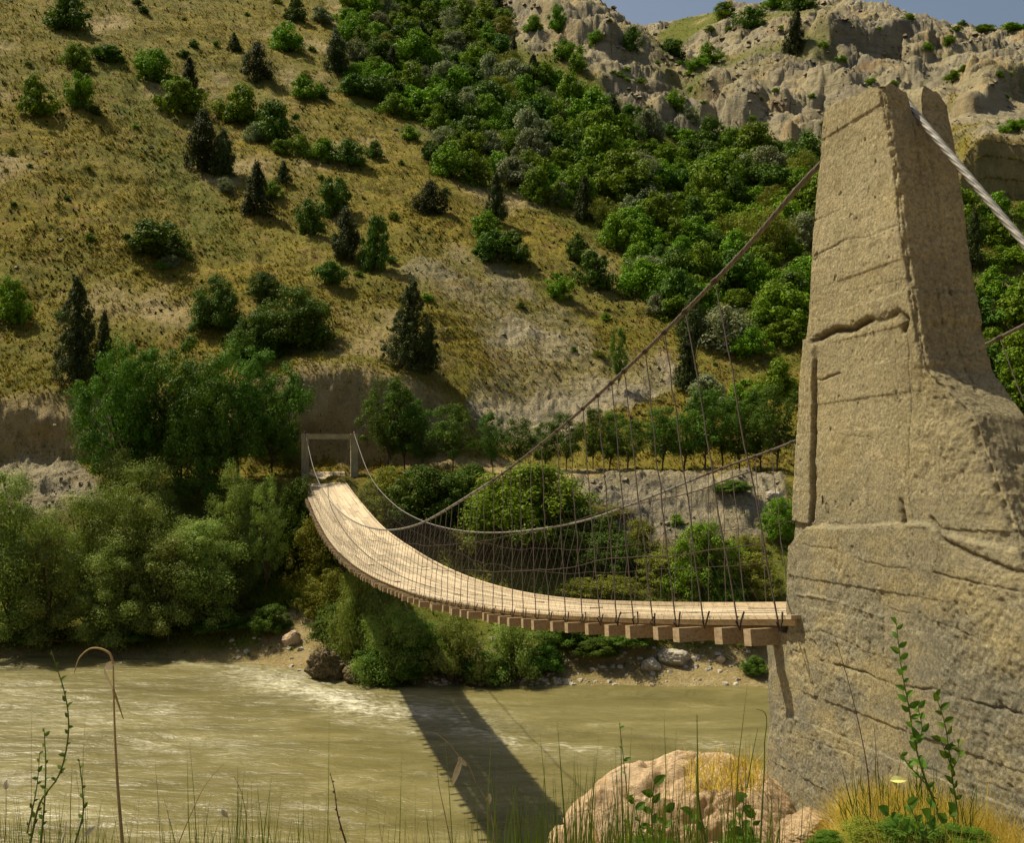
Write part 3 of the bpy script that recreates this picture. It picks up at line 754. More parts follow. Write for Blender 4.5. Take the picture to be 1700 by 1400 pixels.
def pillar_mesh():
    nr = 900; v = np.linspace(0, 1, nr)
    us = np.r_[np.linspace(0, 1, US), np.ones(UO)[1:], np.linspace(1, 0, 60)[1:], np.zeros(UO)[1:-1]]
    uo = np.r_[np.zeros(US), np.linspace(0, 1, UO)[1:], np.ones(60)[1:], np.linspace(1, 0, UO)[1:-1]]
    n = len(us); U = np.broadcast_to(us, (nr, n)); O = np.broadcast_to(uo, (nr, n)); Vv = np.broadcast_to(v[:, None], (nr, n))
    s, o, z = side(U, O, Vv)
    P = bp(s, o, z)
    face = np.zeros((nr, n, 3)); face[:, :US] = -N3; face[:, US:US+UO-1] = A3; face[:, US+UO-1:US+UO-1+59] = N3; face[:, US+UO+58:] = -A3
    face[:, 0] = (-N3-A3)/1.414; face[:, US-1] = (-N3+A3)/1.414
    low = smooth(.30, .2, z)*smooth(-.55, -.7, s)       # the battered foot leans shoreward
    x, y, zz = P[..., 0], P[..., 1], P[..., 2]
    disp = .006*fbm(x*4, y*4, zz*4, 4, 111)+.006*fbm(x*16, y*16, zz*16, 5, 113, .65)
    rough = smooth(.0, .35, fbm(x*2.2, y*2.2, zz*2.2, 3, 117)+.55*smooth(-.6, -1.0, s)*smooth(.3, 0, zz)+.25*smooth(.2, -.8, zz))
    disp -= rough*.012*np.clip(fbm(x*13, y*13, zz*13, 4, 119, .6)+.1, 0, 1)
    disp += rough*.007*fbm(x*40, y*40, zz*40, 3, 121)
    pitn = fbm(x*24, y*24, zz*24, 3, 143); disp -= .006*smooth(.5, .66, pitn)
    disp += .008*fbm(x*.8, y*.8, np.round(zz/.155+.25*s), 2, 131)
    crk = np.zeros((nr, n))
    isf = np.zeros((nr, n)); isf[:, :US] = 1
    wv = .014*fbm(s*14, z*14, 0, 5, 123, .65); wv2 = .014*fbm(s*14, z*14, 3, 5, 124, .65)
    F1s, F1z = s[:, :US], z[:, :US]
    for Pq, dep, wid in CR:
        d = segdist(F1s+wv[:, :US], F1z+wv2[:, :US], Pq)
        br = smooth(-.5, .1, fbm(F1s*5, F1z*5, dep*99, 3, 127))
        k = np.exp(-(d/wid)**2)*(.35+.65*br)
        disp[:, :US] -= dep*.7*k
        if dep > 0: crk[:, :US] = np.maximum(crk[:, :US], k*min(1.0, .35+dep*14))
    # casting lift lower down stands proud, the panel above it is set back
    zl = np.interp(F1s, *np.array(sorted([sz(x_, y_, -PC) for x_, y_ in [(1318, 905), (1345, 875), (1420, 872), (1540, 870), (1700, 930)]])).T)
    step = smooth(.012, -.012, F1z-zl+.02*fbm(F1s*8, F1z*8, 0, 3, 129))
    disp[:, :US] += .030*step*smooth(-1.6, -.5, F1s)
    gx = np.interp(F1z, *np.array(sorted([sz(x_, y_, -PC)[::-1] for x_, y_ in [(1356, 596), (1350, 870)]])).T)
    zr = (F1z > sz(1350, 870, -PC)[1]) & (F1z < sz(1356, 560, -PC)[1])
    disp[:, :US] += zr*.020*smooth(-.02, .02, F1s-gx)
    # worn arrises
    e = np.minimum(np.abs(U-0)*(s_hi(z)-s_lo(z)), 9)
    edge = np.minimum(e, 9)+np.minimum(O, 9)*2*PC
    chip = np.exp(-(edge/.018)**2)*(1.2+fbm(x*22, y*22, zz*22, 3, 133)*1.6)*.016
    P = P+face*disp[..., None]
    rnd = np.exp(-np.clip(U*(s_hi(z)-s_lo(z)), 0, 9)/.13)*smooth(.38, .1, z)*(1-O)*(.075+.02*fbm(x*5, y*5, zz*5, 3, 147))
    P = P+N3*rnd[..., None]
    P = P+(N3+A3)*chip[..., None]*.7*((U < .2)*1.0)[..., None]
    V = P.reshape(-1, 3)
    i, j = np.meshgrid(np.arange(nr-1), np.arange(n), indexing='ij'); j2 = (j+1) % n
    Fq = np.stack([i*n+j, (i+1)*n+j, (i+1)*n+j2, i*n+j2], -1).reshape(-1, 4)
    # cap
    a, b = np.meshgrid(np.linspace(0, 1, 80), np.linspace(0, 1, 60), indexing='ij')
    cs, co, cz = side(a, b, np.ones_like(a))
    edgef = smooth(0, .08, np.minimum(np.minimum(a, 1-a), np.minimum(b, 1-b)))
    cz = cz+edgef*.02*fbm(a*9, b*9, 0, 4, 137)-.004
    Vc = bp(cs, co, cz).reshape(-1, 3)
    i, j = np.meshgrid(np.arange(79), np.arange(59), indexing='ij')
    Fc = np.stack([i*60+j, (i+1)*60+j, (i+1)*60+j+1, i*60+j+1], -1).reshape(-1, 4)+len(V)
    V = np.r_[V, Vc]; crkv = np.r_[crk.ravel(), np.zeros(len(Vc))]
    return V, np.r_[Fq, Fc], crkv
Vp, Fp, Cp = pillar_mesh()
base_p = bp(0, 0, -1.6)
pm = mesh_np('pillar_shaft', Vp-base_p, Fp, M['concrete'], smooth_=True)
ca = pm.attributes.new('crack', 'FLOAT', 'POINT'); ca.data.foreach_set('value', Cp.astype(np.float32))
def lump_box(s0, s1, o0, o1, z0, z1, n=40, seed=0, top_round=.02):
    """roughcast block as a displaced box skin"""
    mbx = []; fx = []; cnt = 0
    lo = np.array([s0, o0, z0]); hi = np.array([s1, o1, z1])
    for ax_ in range(3):
        for sgn in (0, 1):
            u, v = np.meshgrid(np.linspace(0, 1, n), np.linspace(0, 1, n*2), indexing='ij')
            c = [None]*3; oth = [k for k in range(3) if k != ax_]
            c[ax_] = np.full(u.shape, hi[ax_] if sgn else lo[ax_])
            c[oth[0]] = lo[oth[0]]+(hi-lo)[oth[0]]*u; c[oth[1]] = lo[oth[1]]+(hi-lo)[oth[1]]*v
            p = np.stack(c, -1).reshape(-1, 3)
            P = bp(p[:, 0], p[:, 1], p[:, 2])
            d = np.stack([fbm(P[:, 0]*7+9*k, P[:, 1]*7, P[:, 2]*7, 4, seed+k) for k in range(3)], 1)*.016
            d += np.stack([fbm(P[:, 0]*30+9*k, P[:, 1]*30, P[:, 2]*30, 2, seed+k+5) for k in range(3)], 1)*.006
            mbx.append(P+d)
            i, j = np.meshgrid(np.arange(n-1), np.arange(2*n-1), indexing='ij'); w = 2*n
            f = np.stack([i*w+j, (i+1)*w+j, (i+1)*w+j+1, i*w+j+1], -1).reshape(-1, 4)
            if (sgn == 0) != (ax_ == 1): f = f[:, ::-1]
            fx.append(f+cnt); cnt += len(P)
    return np.concatenate(mbx), np.concatenate(fx)
sl0 = s_at(1300, -PC-.03); sl1 = s_at(1276, -PC-.03)
lt = (HY-1044)/F*(B0[1]+.9*AX[1])
Vl, Fl = lump_box(.10, s_at(1275, -PC-.025), -PC-.025, PC+.4, -3.6, sz(1285, 1044, -PC)[1], 44, 141)
# seat under the deck end leans back towards its foot
k = (Vl[:, 2]-lt)/(-3.6-lt)
lm = mesh_np('deck_seat', Vl-base_p, Fl, M['concrete'], smooth_=True)
def pylon(off, label):
    loc = base_p+np.array([NX[0], NX[1], 0])*off
    r = tag(link('bridge_pillar', None, loc=tuple(loc)), label, 'bridge pillar')
    link('pillar_shaft', pm, r); link('deck_seat', lm, r)
    return r
pylon(0, 'tall cracked concrete bridge pillar with sloping buttress, the steel cable running over its top')
# rebar loop low on the panel
mb = MB(); c = bp(s_at(1371, -PC), -PC-.012, sz(1371, 830, -PC)[1]); t = np.linspace(0, 2*np.pi, 20)
mb.tube(c[None]+np.cos(t)[:, None]*A3*.014+np.sin(t)[:, None]*Z3*.022-N3*.012*np.sin(t*.5)[:, None], .0028, 5)
r0 = [o for o in COL.objects if o.name.startswith('bridge_pillar')][0]
o = link('iron_loop', mesh_np('iron_loop', np.concatenate(mb.V)-base_p, np.concatenate(mb.F), M['rust']), r0)

# ------------------------------------------------------------------ far gate
gs = LEN
gbase = bp(gs, 1.5, -2.1)
gate = tag(link('bridge_gate', None, loc=tuple(gbase)), 'small weathered concrete portal frame holding the cables at the far end of the footbridge', 'bridge gate')
def gp(mb, name, mat=M['concrete'], parent=gate):
    return link(name, mesh_np(name, np.concatenate(mb.V)-gbase, np.concatenate(mb.F), mat), parent)
for o_ in (-.02, OC2+.02):
    mb = MB(); mb.box(bp(gs+.1, o_, -1.95), N3*.22, A3*.22, Z3*2.72); gp(mb, 'post')
    mb = MB(); mb.tube([bp(gs-.1, o_, .77), bp(gs+.1, o_, .86), bp(gs+.3, o_, .80)], .05, 8); gp(mb, 'cable_saddle', M['steel'])
mb = MB(); mb.box(bp(gs+.1, OC2/2, .57), N3*(OC2/2-.20), A3*.17, Z3*.16); gp(mb, 'lintel')
mb = MB(); mb.box(bp(gs+.62, OC2/2-.28, -1.93), N3*(OC2/2-.22), A3*.62+Z3*.20, (Z3*.95-A3*.3)*.05); gp(mb, 'ramp', M['plank'])
mb = MB(); mb.box(bp(gs+.5, OC2/2-.15, -2.75), N3*(OC2/2-.10), A3*.44, Z3*.60); gp(mb, 'abutment')

# ------------------------------------------------------------------ plants
def rand_dir(n, rng):
    v = rng.normal(size=(n, 3)); return v/np.linalg.norm(v, axis=1)[:, None]
def leaf_quads(c, nrm, size, asp, rng, droop=None):
    n = len(c)
    t = rand_dir(n, rng)
    if droop is not None: t = t*.6+np.asarray(droop)
    t = t-(t*nrm).sum(1)[:, None]*nrm*.8; t /= np.linalg.norm(t, axis=1)[:, None]+1e-9
    b = np.cross(nrm, t); b /= np.linalg.norm(b, axis=1)[:, None]+1e-9
    sz_ = (size*rng.uniform(.6, 1.3, n))[:, None]
    V = np.stack([c-t*sz_, c+b*sz_*asp, c+t*sz_, c-b*sz_*asp], 1).reshape(-1, 3)
    return V, np.arange(4*n).reshape(-1, 4)
def crown(rng, kind, nclump, per, leaf, crad, asp=.55, tall=1.0):
    """unit crown: width about 1, height 1, standing on z = 0"""
    C = []; Rr = []
    ph = rng.uniform(0, 6.28, 4)
    while len(C) < nclump:
        z = rng.uniform(0, 1); th = rng.uniform(0, 2*np.pi); lob = 1+.18*np.sin(2*th+ph[0]+2*z)+.16*np.sin(3*th+ph[1]+5*z)+.08*np.sin(5*th+ph[2]-7*z)
        if kind == 'bush': R = .44*math.sqrt(max(0, 1-((z-.34)/.66)**2))*lob; zz = .05+z*.82
        elif kind == 'cone': R = (.46*(1-z)**.72*min(1, .6+z*3))*(.75+.25*lob); zz = .03+z*.92
        elif kind == 'egg': R = .42*math.sin(math.pi*min(.97, (z*.8+.22)))**.8*lob; zz = .02+z*.9
        elif kind == 'tree': R = .46*math.sqrt(max(0, 1-((z-.5)/.52)**2))*lob; zz = .24+z*.68
        elif kind == 'wide': R = .47*math.sqrt(max(0, 1-((z-.42)/.6)**2))*lob; zz = .18+z*.72
        r = R*rng.uniform(0, 1)**.42
        if rng.random() < .5: r = R*rng.uniform(.8, 1.05)
        C.append((r*math.cos(th)+rng.normal(0, .02), r*math.sin(th)+rng.normal(0, .02), zz+abs(rng.normal(0, .035)))); Rr.append(crad*rng.uniform(.45, 1.45)*(1-.45*(z if kind == 'cone' else 0)))
    C = np.array(C); Rr = np.array(Rr); C[:, 2] *= tall
    k = rng.integers(0, nclump, nclump*per)
    d = rand_dir(len(k), rng); d[:, 2] = np.where(d[:, 2] < -.6, -d[:, 2], d[:, 2]); d /= np.linalg.norm(d, axis=1)[:, None]
    rad = Rr[k]*rng.uniform(.35, 1.05, len(k))
    flat = np.array([1, 1, .85]) if kind in ('bush', 'tree', 'wide') else np.array([.8, .8, 1.35])
    c = C[k]+d*rad[:, None]*flat
    c[:, 2] = np.maximum(c[:, 2], .01)
    nrm = d*1.05+rand_dir(len(k), rng)*.55+np.array([0, 0, .25]); nrm /= np.linalg.norm(nrm, axis=1)[:, None]
    dr = (0, 0, .9) if kind in ('cone', 'egg') else None
    V, Fq = leaf_quads(c, nrm, leaf, asp, rng, dr)
    ni = int(nclump*per*(.07 if kind in ('tree', 'wide') else .14)); q = C[rng.integers(0, nclump, ni)].copy(); mid = np.array([0, 0, (.45 if kind in ('tree', 'wide') else .3)*tall])
    q[:, :2] *= rng.uniform(.2, .92, (ni, 1)); q[:, 2] = mid[2]+(q[:, 2]-mid[2])*rng.uniform(.3, .92, ni)-(.06*rng.random(ni)); q += rng.normal(0, .03, q.shape); q[:, 2] = np.maximum(q[:, 2], .02)
    V2, F2 = leaf_quads(q, rand_dir(ni, rng), leaf*1.7, .6, rng)
    Fq = np.r_[Fq, F2+len(V)]; V = np.r_[V, V2]; V[:, 2] /= tall; C[:, 2] /= tall
    return V, Fq, C
def stems(rng, C, n, r0, base_r=.04, z0=-.05):
    mb = MB()
    idx = rng.choice(len(C), min(n, len(C)), replace=False)
    for i in idx:
        p1 = C[i]; a = np.array([rng.normal(0, base_r), rng.normal(0, base_r), z0])
        m_ = (a+p1)/2+rng.normal(0, .04, 3)*np.array([1, 1, .3]); m_[:2] = a[:2]*.5+m_[:2]*.5
        mb.tube(spline([a, m_, p1], 7), np.linspace(r0, r0*.25, 7), 5)
    return np.concatenate(mb.V), np.concatenate(mb.F)
def trunk_mesh(rng, C, r0, fork=.25, nb=14):
    mb = MB()
    top = np.array([rng.normal(0, .02), rng.normal(0, .02), fork])
    mb.tube(spline([(0, 0, -.08), (rng.normal(0, .01), 0, fork*.5), top, (top[0]*1.5, top[1], .75)], 14), np.linspace(r0, r0*.25, 14), 8)
    for i in rng.choice(len(C), min(nb, len(C)), replace=False):
        p1 = C[i]; h = rng.uniform(.5, 1.3)*fork; a = np.array([top[0], top[1], min(h, p1[2]*.9)])
        m_ = (a+p1)/2+rng.normal(0, .02, 3)
        mb.tube(spline([a, m_, p1], 7), np.linspace(r0*.5, r0*.12, 7), 5)
    return np.concatenate(mb.V), np.concatenate(mb.F)

TPL = {}
def bush_tpl(key, mat, kind, nc, per, leaf, crad, asp, seed, nst=9, tall=.9):
    rng = np.random.default_rng(seed); V, Fq, C = crown(rng, kind, nc, per, leaf, crad, asp, tall)
    Vs, Fs = stems(rng, C, nst, .012)
    me = mesh_np(key, np.r_[V, Vs], np.r_[Fq, Fs+len(V)], [M[mat], M['bark']], np.r_[np.zeros(len(Fq)), np.ones(len(Fs))])
    TPL.setdefault(key.rsplit('_', 1)[0], []).append(me)
for i in range(4): bush_tpl('bush_%d' % i, 'leaf', 'bush', 46, 130, .027, .155, .6, 200+i)
for i in range(3): bush_tpl('darkbush_%d' % i, 'leafdark', 'bush', 46, 130, .027, .155, .6, 210+i)
for i in range(3): bush_tpl('juniper_%d' % i, 'juniper', 'cone', 130, 90, .026, .13, .34, 220+i, 9, 1.7)
for i in range(2): bush_tpl('roundjuniper_%d' % i, 'juniper', 'egg', 110, 90, .027, .14, .34, 230+i, 9, 1.4)
for i in range(3): bush_tpl('silver_%d' % i, 'silver', 'bush', 44, 120, .027, .15, .45, 240+i)
for i in range(2): bush_tpl('bigshrub_%d' % i, 'leaf', 'bush', 120, 200, .0150, .115, .5, 250+i, 22)
for i in range(2): bush_tpl('olive_%d' % i, 'olive', 'bush', 70, 130, .019, .13, .35, 260+i, 14)
for i in range(2): bush_tpl('bigdark_%d' % i, 'leafdark', 'bush', 120, 200, .0150, .115, .5, 270+i, 22)
for i in range(2): bush_tpl('willowbush_%d' % i, 'willow', 'bush', 44, 380, .0130, .16, .36, 280+i, 22)
for i in range(2): bush_tpl('bigjuniper_%d' % i, 'juniper', 'cone', 240, 130, .0135, .09, .34, 290+i, 12, 1.7)
TREE = {}
def tree_tpl(key, mat, kind, nc, per, leaf, crad, asp, seed, r0, fork, nb, tall=1.0):
    rng = np.random.default_rng(seed); V, Fq, C = crown(rng, kind, nc, per, leaf, crad, asp, tall)
    Vs, Fs = trunk_mesh(rng, C, r0, fork, nb)
    TREE.setdefault(key.rsplit('_', 1)[0], []).append((mesh_np(key+'_crown', V, Fq, M[mat]), mesh_np(key+'_trunk', Vs, Fs, M['bark'], smooth_=True)))
for i in range(3): tree_tpl('willow_%d' % i, 'willow', 'bush', 52, 560, .0125, .175, .42, 300+i, .022, .2, 22, 1.75)
for i in range(2): tree_tpl('locust_%d' % i, 'locust', 'wide', 84, 300, .0110, .105, .45, 310+i, .016, .3, 26)
for i in range(3): tree_tpl('young_%d' % i, 'locust', 'tree', 56, 200, .0165, .130, .45, 320+i, .018, .3, 16, 1.5)
tree_tpl('olivetree_0', 'willow', 'tree', 90, 220, .015, .12, .35, 330, .016, .25, 22, 2.2)

KN = {'bush': 'bush', 'darkbush': 'bush', 'juniper': 'juniper', 'roundjuniper': 'juniper', 'silver': 'silver_shrub', 'bigshrub': 'shrub', 'olive': 'shrub',
      'bigdark': 'shrub', 'willowbush': 'willow_shrub', 'bigjuniper': 'juniper', 'willow': 'willow_tree', 'locust': 'locust_tree', 'young': 'young_tree', 'olivetree': 'willow_tree'}
CATN = {'bush': 'bush', 'juniper': 'juniper', 'silver_shrub': 'shrub', 'shrub': 'shrub', 'willow_shrub': 'shrub', 'willow_tree': 'tree', 'locust_tree': 'tree', 'young_tree': 'tree'}
cnt = {}
def plant(kind, px, py, w, h, label, group=None, dmin=0, pos=None, depthf=1.0):
    p = hit(px, py, dmin) if pos is None else np.asarray(pos, float)
    if p is None: return
    d = p[1]; W = w/F*d; H = h/F*d
    i = cnt.get(kind, 0); cnt[kind] = i+1
    rot = RNG.uniform(0, 6.28); sc = (W*1.04, W*1.04*depthf, H*1.04)
    nm = KN[kind]; loc = (p[0], p[1]+.25*W, p[2]-.03*H)
    if kind in TREE:
        cm, tm = TREE[kind][i % len(TREE[kind])]
        r = link(nm, None, loc=loc); r.rotation_euler = (0, 0, rot); r.scale = sc
        link('crown', cm, r); link('trunk', tm, r)
    else:
        r = link(nm, TPL[kind][i % len(TPL[kind])], loc=loc)
        r.rotation_euler = (RNG.normal(0, .05), RNG.normal(0, .05), rot); r.scale = sc
    tag(r, label, CATN[nm], group)
    return r

# (kind, base x, base y, width, height in the photograph, label)
PL = [
 ('darkbush',105,52,72,66,'large dark bush near the top left corner of the hillside'),
 ('bush',120,118,46,52,'pale green bush below the large bush at the top left of the slope'),
 ('darkbush',173,105,55,34,'low dark bush right of the pale bush at the top left'),
 ('bush',58,198,62,76,'airy light green bush near the left edge high on the slope'),
 ('bush',130,182,46,64,'slim green bush with a long shadow right of the airy left-edge bush'),
 ('bush',247,138,62,60,'light green bush with a grey foot beside a small juniper'),
 ('juniper',312,146,34,52,'small pointed juniper right of the light green bush with grey foot'),
 ('bush',290,194,76,72,'round bright bush just below the small pointed juniper'),
 ('darkbush',320,80,18,16,'tiny dark bush alone high on the left slope'),
 ('juniper',387,86,28,36,'small dark juniper high on the left slope'),
 ('roundjuniper',427,140,48,74,'tall round-topped juniper casting a brown shadow high on the slope'),
 ('bush',390,206,78,72,'loose light green bush left of a dense round one'),
 ('roundjuniper',330,290,66,104,'left half of the big dark twin juniper on the left slope'),
 ('roundjuniper',366,298,50,84,'right lower half of the big dark twin juniper on the left slope'),
 ('darkbush',450,240,78,74,'dense round bush in the middle of the upper left slope'),
 ('silver',424,240,40,36,'pale silvery shrub at the foot of the dense round bush'),
 ('bush',494,260,34,38,'small round bush right of the dense round bush'),
 ('bush',463,258,32,26,'small yellow green bush between two round bushes'),
 ('juniper',422,366,66,98,'lighter green juniper right below the dark twin juniper'),
 ('silver',374,322,32,28,'grey shrub squeezed between twin juniper and light juniper'),
 ('juniper',469,306,30,42,'small juniper at upper right of the lighter green juniper'),
 ('bush',450,335,36,34,'faint thin bush right of the lighter green juniper'),
 ('darkbush',253,436,106,76,'broad dark dome-shaped bush alone on the lower left slope'),
 ('silver',282,446,38,24,'grey twiggy shrub under the broad dark dome bush'),
 ('bush',505,168,52,46,'green bush with dark right side near the top of the slope'),
 ('darkbush',532,165,26,28,'little dark bush touching the right side of a green bush'),
 ('bush',472,88,56,52,'green bush high on the slope under two dark ones'),
 ('darkbush',489,38,38,46,'dark narrow bush near the top edge left of the thicket'),
 ('silver',532,42,46,34,'bluish low bush near the top edge left of the thicket'),
 ('roundjuniper',558,125,46,78,'tall dark juniper at the left border of the gully thicket'),
 ('darkbush',590,165,62,44,'wide dark bush beneath the tall juniper at the thicket border'),
 ('bush',534,272,50,44,'left bush of a low pair on the middle slope'),
 ('darkbush',578,280,58,50,'right bush of a low pair on the middle slope'),
 ('darkbush',620,264,30,30,'small dark bush right of the low pair'),
 ('bush',655,196,50,42,'neat round bush alone in the bare grass left of the thicket'),
 ('bush',681,237,34,26,'small flat bush below the neat round bush'),
 ('roundjuniper',712,358,60,58,'squat brownish juniper with a long shadow mid slope'),
 ('darkbush',714,275,34,42,'dark bush at the upper left end of a three-bush row'),
 ('bush',742,296,64,62,'bright middle bush of a three-bush row'),
 ('bush',782,310,60,58,'bright right bush of a three-bush row'),
 ('juniper',822,372,46,82,'pointed conifer rising from a clump of round bushes'),
 ('bush',810,400,50,50,'green bush on the left flank of the pointed conifer'),
 ('darkbush',815,440,68,58,'dark round bush at the lower left of the conifer clump'),
 ('darkbush',850,440,60,56,'dark round bush at the lower right of the conifer clump'),
 ('silver',826,436,38,26,'small silvery shrub in front of the conifer clump'),
 ('darkbush',552,362,58,72,'dark leafy bush above a pair of dense junipers'),
 ('darkbush',513,393,50,62,'dark bush left of the pair of dense junipers'),
 ('roundjuniper',574,442,60,92,'left brownish one of the pair of dense junipers'),
 ('darkbush',618,455,52,96,'tall dark bush forming the right of the dense pair'),
 ('darkbush',545,477,50,46,'round bush below the dense pair, near the grass edge'),
 ('bush',12,540,56,78,'dark green bush cut by the left edge at mid height'),
 ('bigjuniper',118,648,100,190,'big dark pyramid juniper on the lip of the left cliff'),
 ('bigjuniper',166,630,44,115,'slim second peak behind the big pyramid juniper'),
 ('bigjuniper',672,622,106,158,'big pointed juniper on the cliff lip above the gate'),
 ('bigjuniper',708,616,56,82,'low right shoulder of the big juniper above the gate'),
 ('bigdark',345,562,86,106,'tall rounded bush above the locust grove'),
 ('bigdark',440,504,62,54,'dusky thin-leaved bush above the broad leafy clump'),
 ('bigdark',480,590,140,118,'broad leafy clump at the cliff lip left of the bare scarp'),
 ('bigdark',420,610,90,96,'leafy shrub between broad clump and locust grove'),
 ('darkbush',958,440,40,54,'small dark bush at the head of a downhill pair'),
 ('darkbush',986,482,64,68,'larger dark bush at the foot of a downhill pair'),
 ('bush',930,500,44,48,'lone round bush left below the downhill pair'),
 ('bush',1064,500,72,70,'bush on the lower left corner of the gully thicket'),
 ('darkbush',1122,535,70,92,'tall dark bush at the lower border of the gully thicket'),
 ('juniper',1140,652,56,100,'dark juniper below the thicket beside a silvery shrub'),
 ('roundjuniper',1150,575,56,80,'dark ragged juniper under the lower thicket border'),
 ('silver',1212,592,110,86,'large grey green shrub at the lower thicket border'),
 ('silver',1180,690,80,66,'grey green shrub above the row of young trees'),
 ('bush',1255,600,60,56,'green bush right of the large grey green shrub'),
 ('bush',1296,665,70,66,'green bush above the young trees near the pillar'),
 ('bush',1240,690,60,56,'rounded bush directly above the roadside tree row'),
 ('bush',1075,40,38,26,'dark round bush on the notch of the skyline'),
 ('bush',1206,30,38,30,'green bush on the right mountain just under the skyline'),
 ('darkbush',1249,50,52,42,'broad dark bush on the right mountain near the skyline'),
 ('juniper',1318,92,46,78,'dark juniper growing on bare rock of the right mountain'),
 ('bush',1290,16,40,28,'bush at the top edge above the juniper on bare rock'),
 ('darkbush',1330,18,60,30,'dark bush at the top edge right above the rock juniper'),
 ('bush',1180,105,44,36,'pale green bush in the notch between two rocky ridges'),
 ('bush',1160,118,36,24,'low yellow green bush lower in the rocky notch'),
 ('darkbush',1118,95,44,34,'dark bush on the left rocky spur by the notch'),
 ('bush',1585,135,28,18,'small round bush on the rock right of the pillar top'),
 ('bush',1578,80,22,18,'little bush on the rock high right of the pillar'),
 ('bush',1540,92,24,16,'little bush on pale rock above the pillar top'),
 ('bush',1690,220,44,26,'green bush on the lip of the eroded scarp at the right edge'),
 ('bush',1640,52,40,14,'low bush on the skyline at the far right'),
 ('bush',1684,54,44,18,'wide bush on the skyline at the right edge'),
 ('bush',886,58,36,30,'green bush on grey scree of the rocky spur'),
 ('bush',940,105,48,40,'bright bush on the scree above the thicket'),
 ('bush',958,122,34,34,'dark green bush touching the bright scree bush'),
 ('bush',992,74,28,24,'pale bush under the brown crag of the rocky spur'),
 ('darkbush',1048,92,34,46,'dark bush clinging right of the brown crag'),
 ('bush',926,55,32,50,'green bush in the bouldery scree near the top edge'),
 ('juniper',702,88,34,58,'dark upright juniper in the upper thicket'),
 ('juniper',852,112,26,56,'thin dark juniper at the scree border of the thicket'),
 ('juniper',884,155,44,66,'dark juniper with ragged crown on the right thicket border'),
 ('bush',1120,185,40,36,'bright bush at the foot of the dark cleft in the rock'),
 ('silver',1148,212,36,30,'silvery round shrub at the foot of the dark rock cleft'),
 ('roundjuniper',1075,212,40,34,'low brownish juniper at the upper thicket border'),
 ('silver',738,150,56,52,'large silvery shrub in the upper middle of the thicket'),
 ('silver',930,345,44,44,'white grey shrub at the lower left thicket border'),
]
for k, x, y, w, h, lab in PL: plant(k, x, y, w, h, lab)

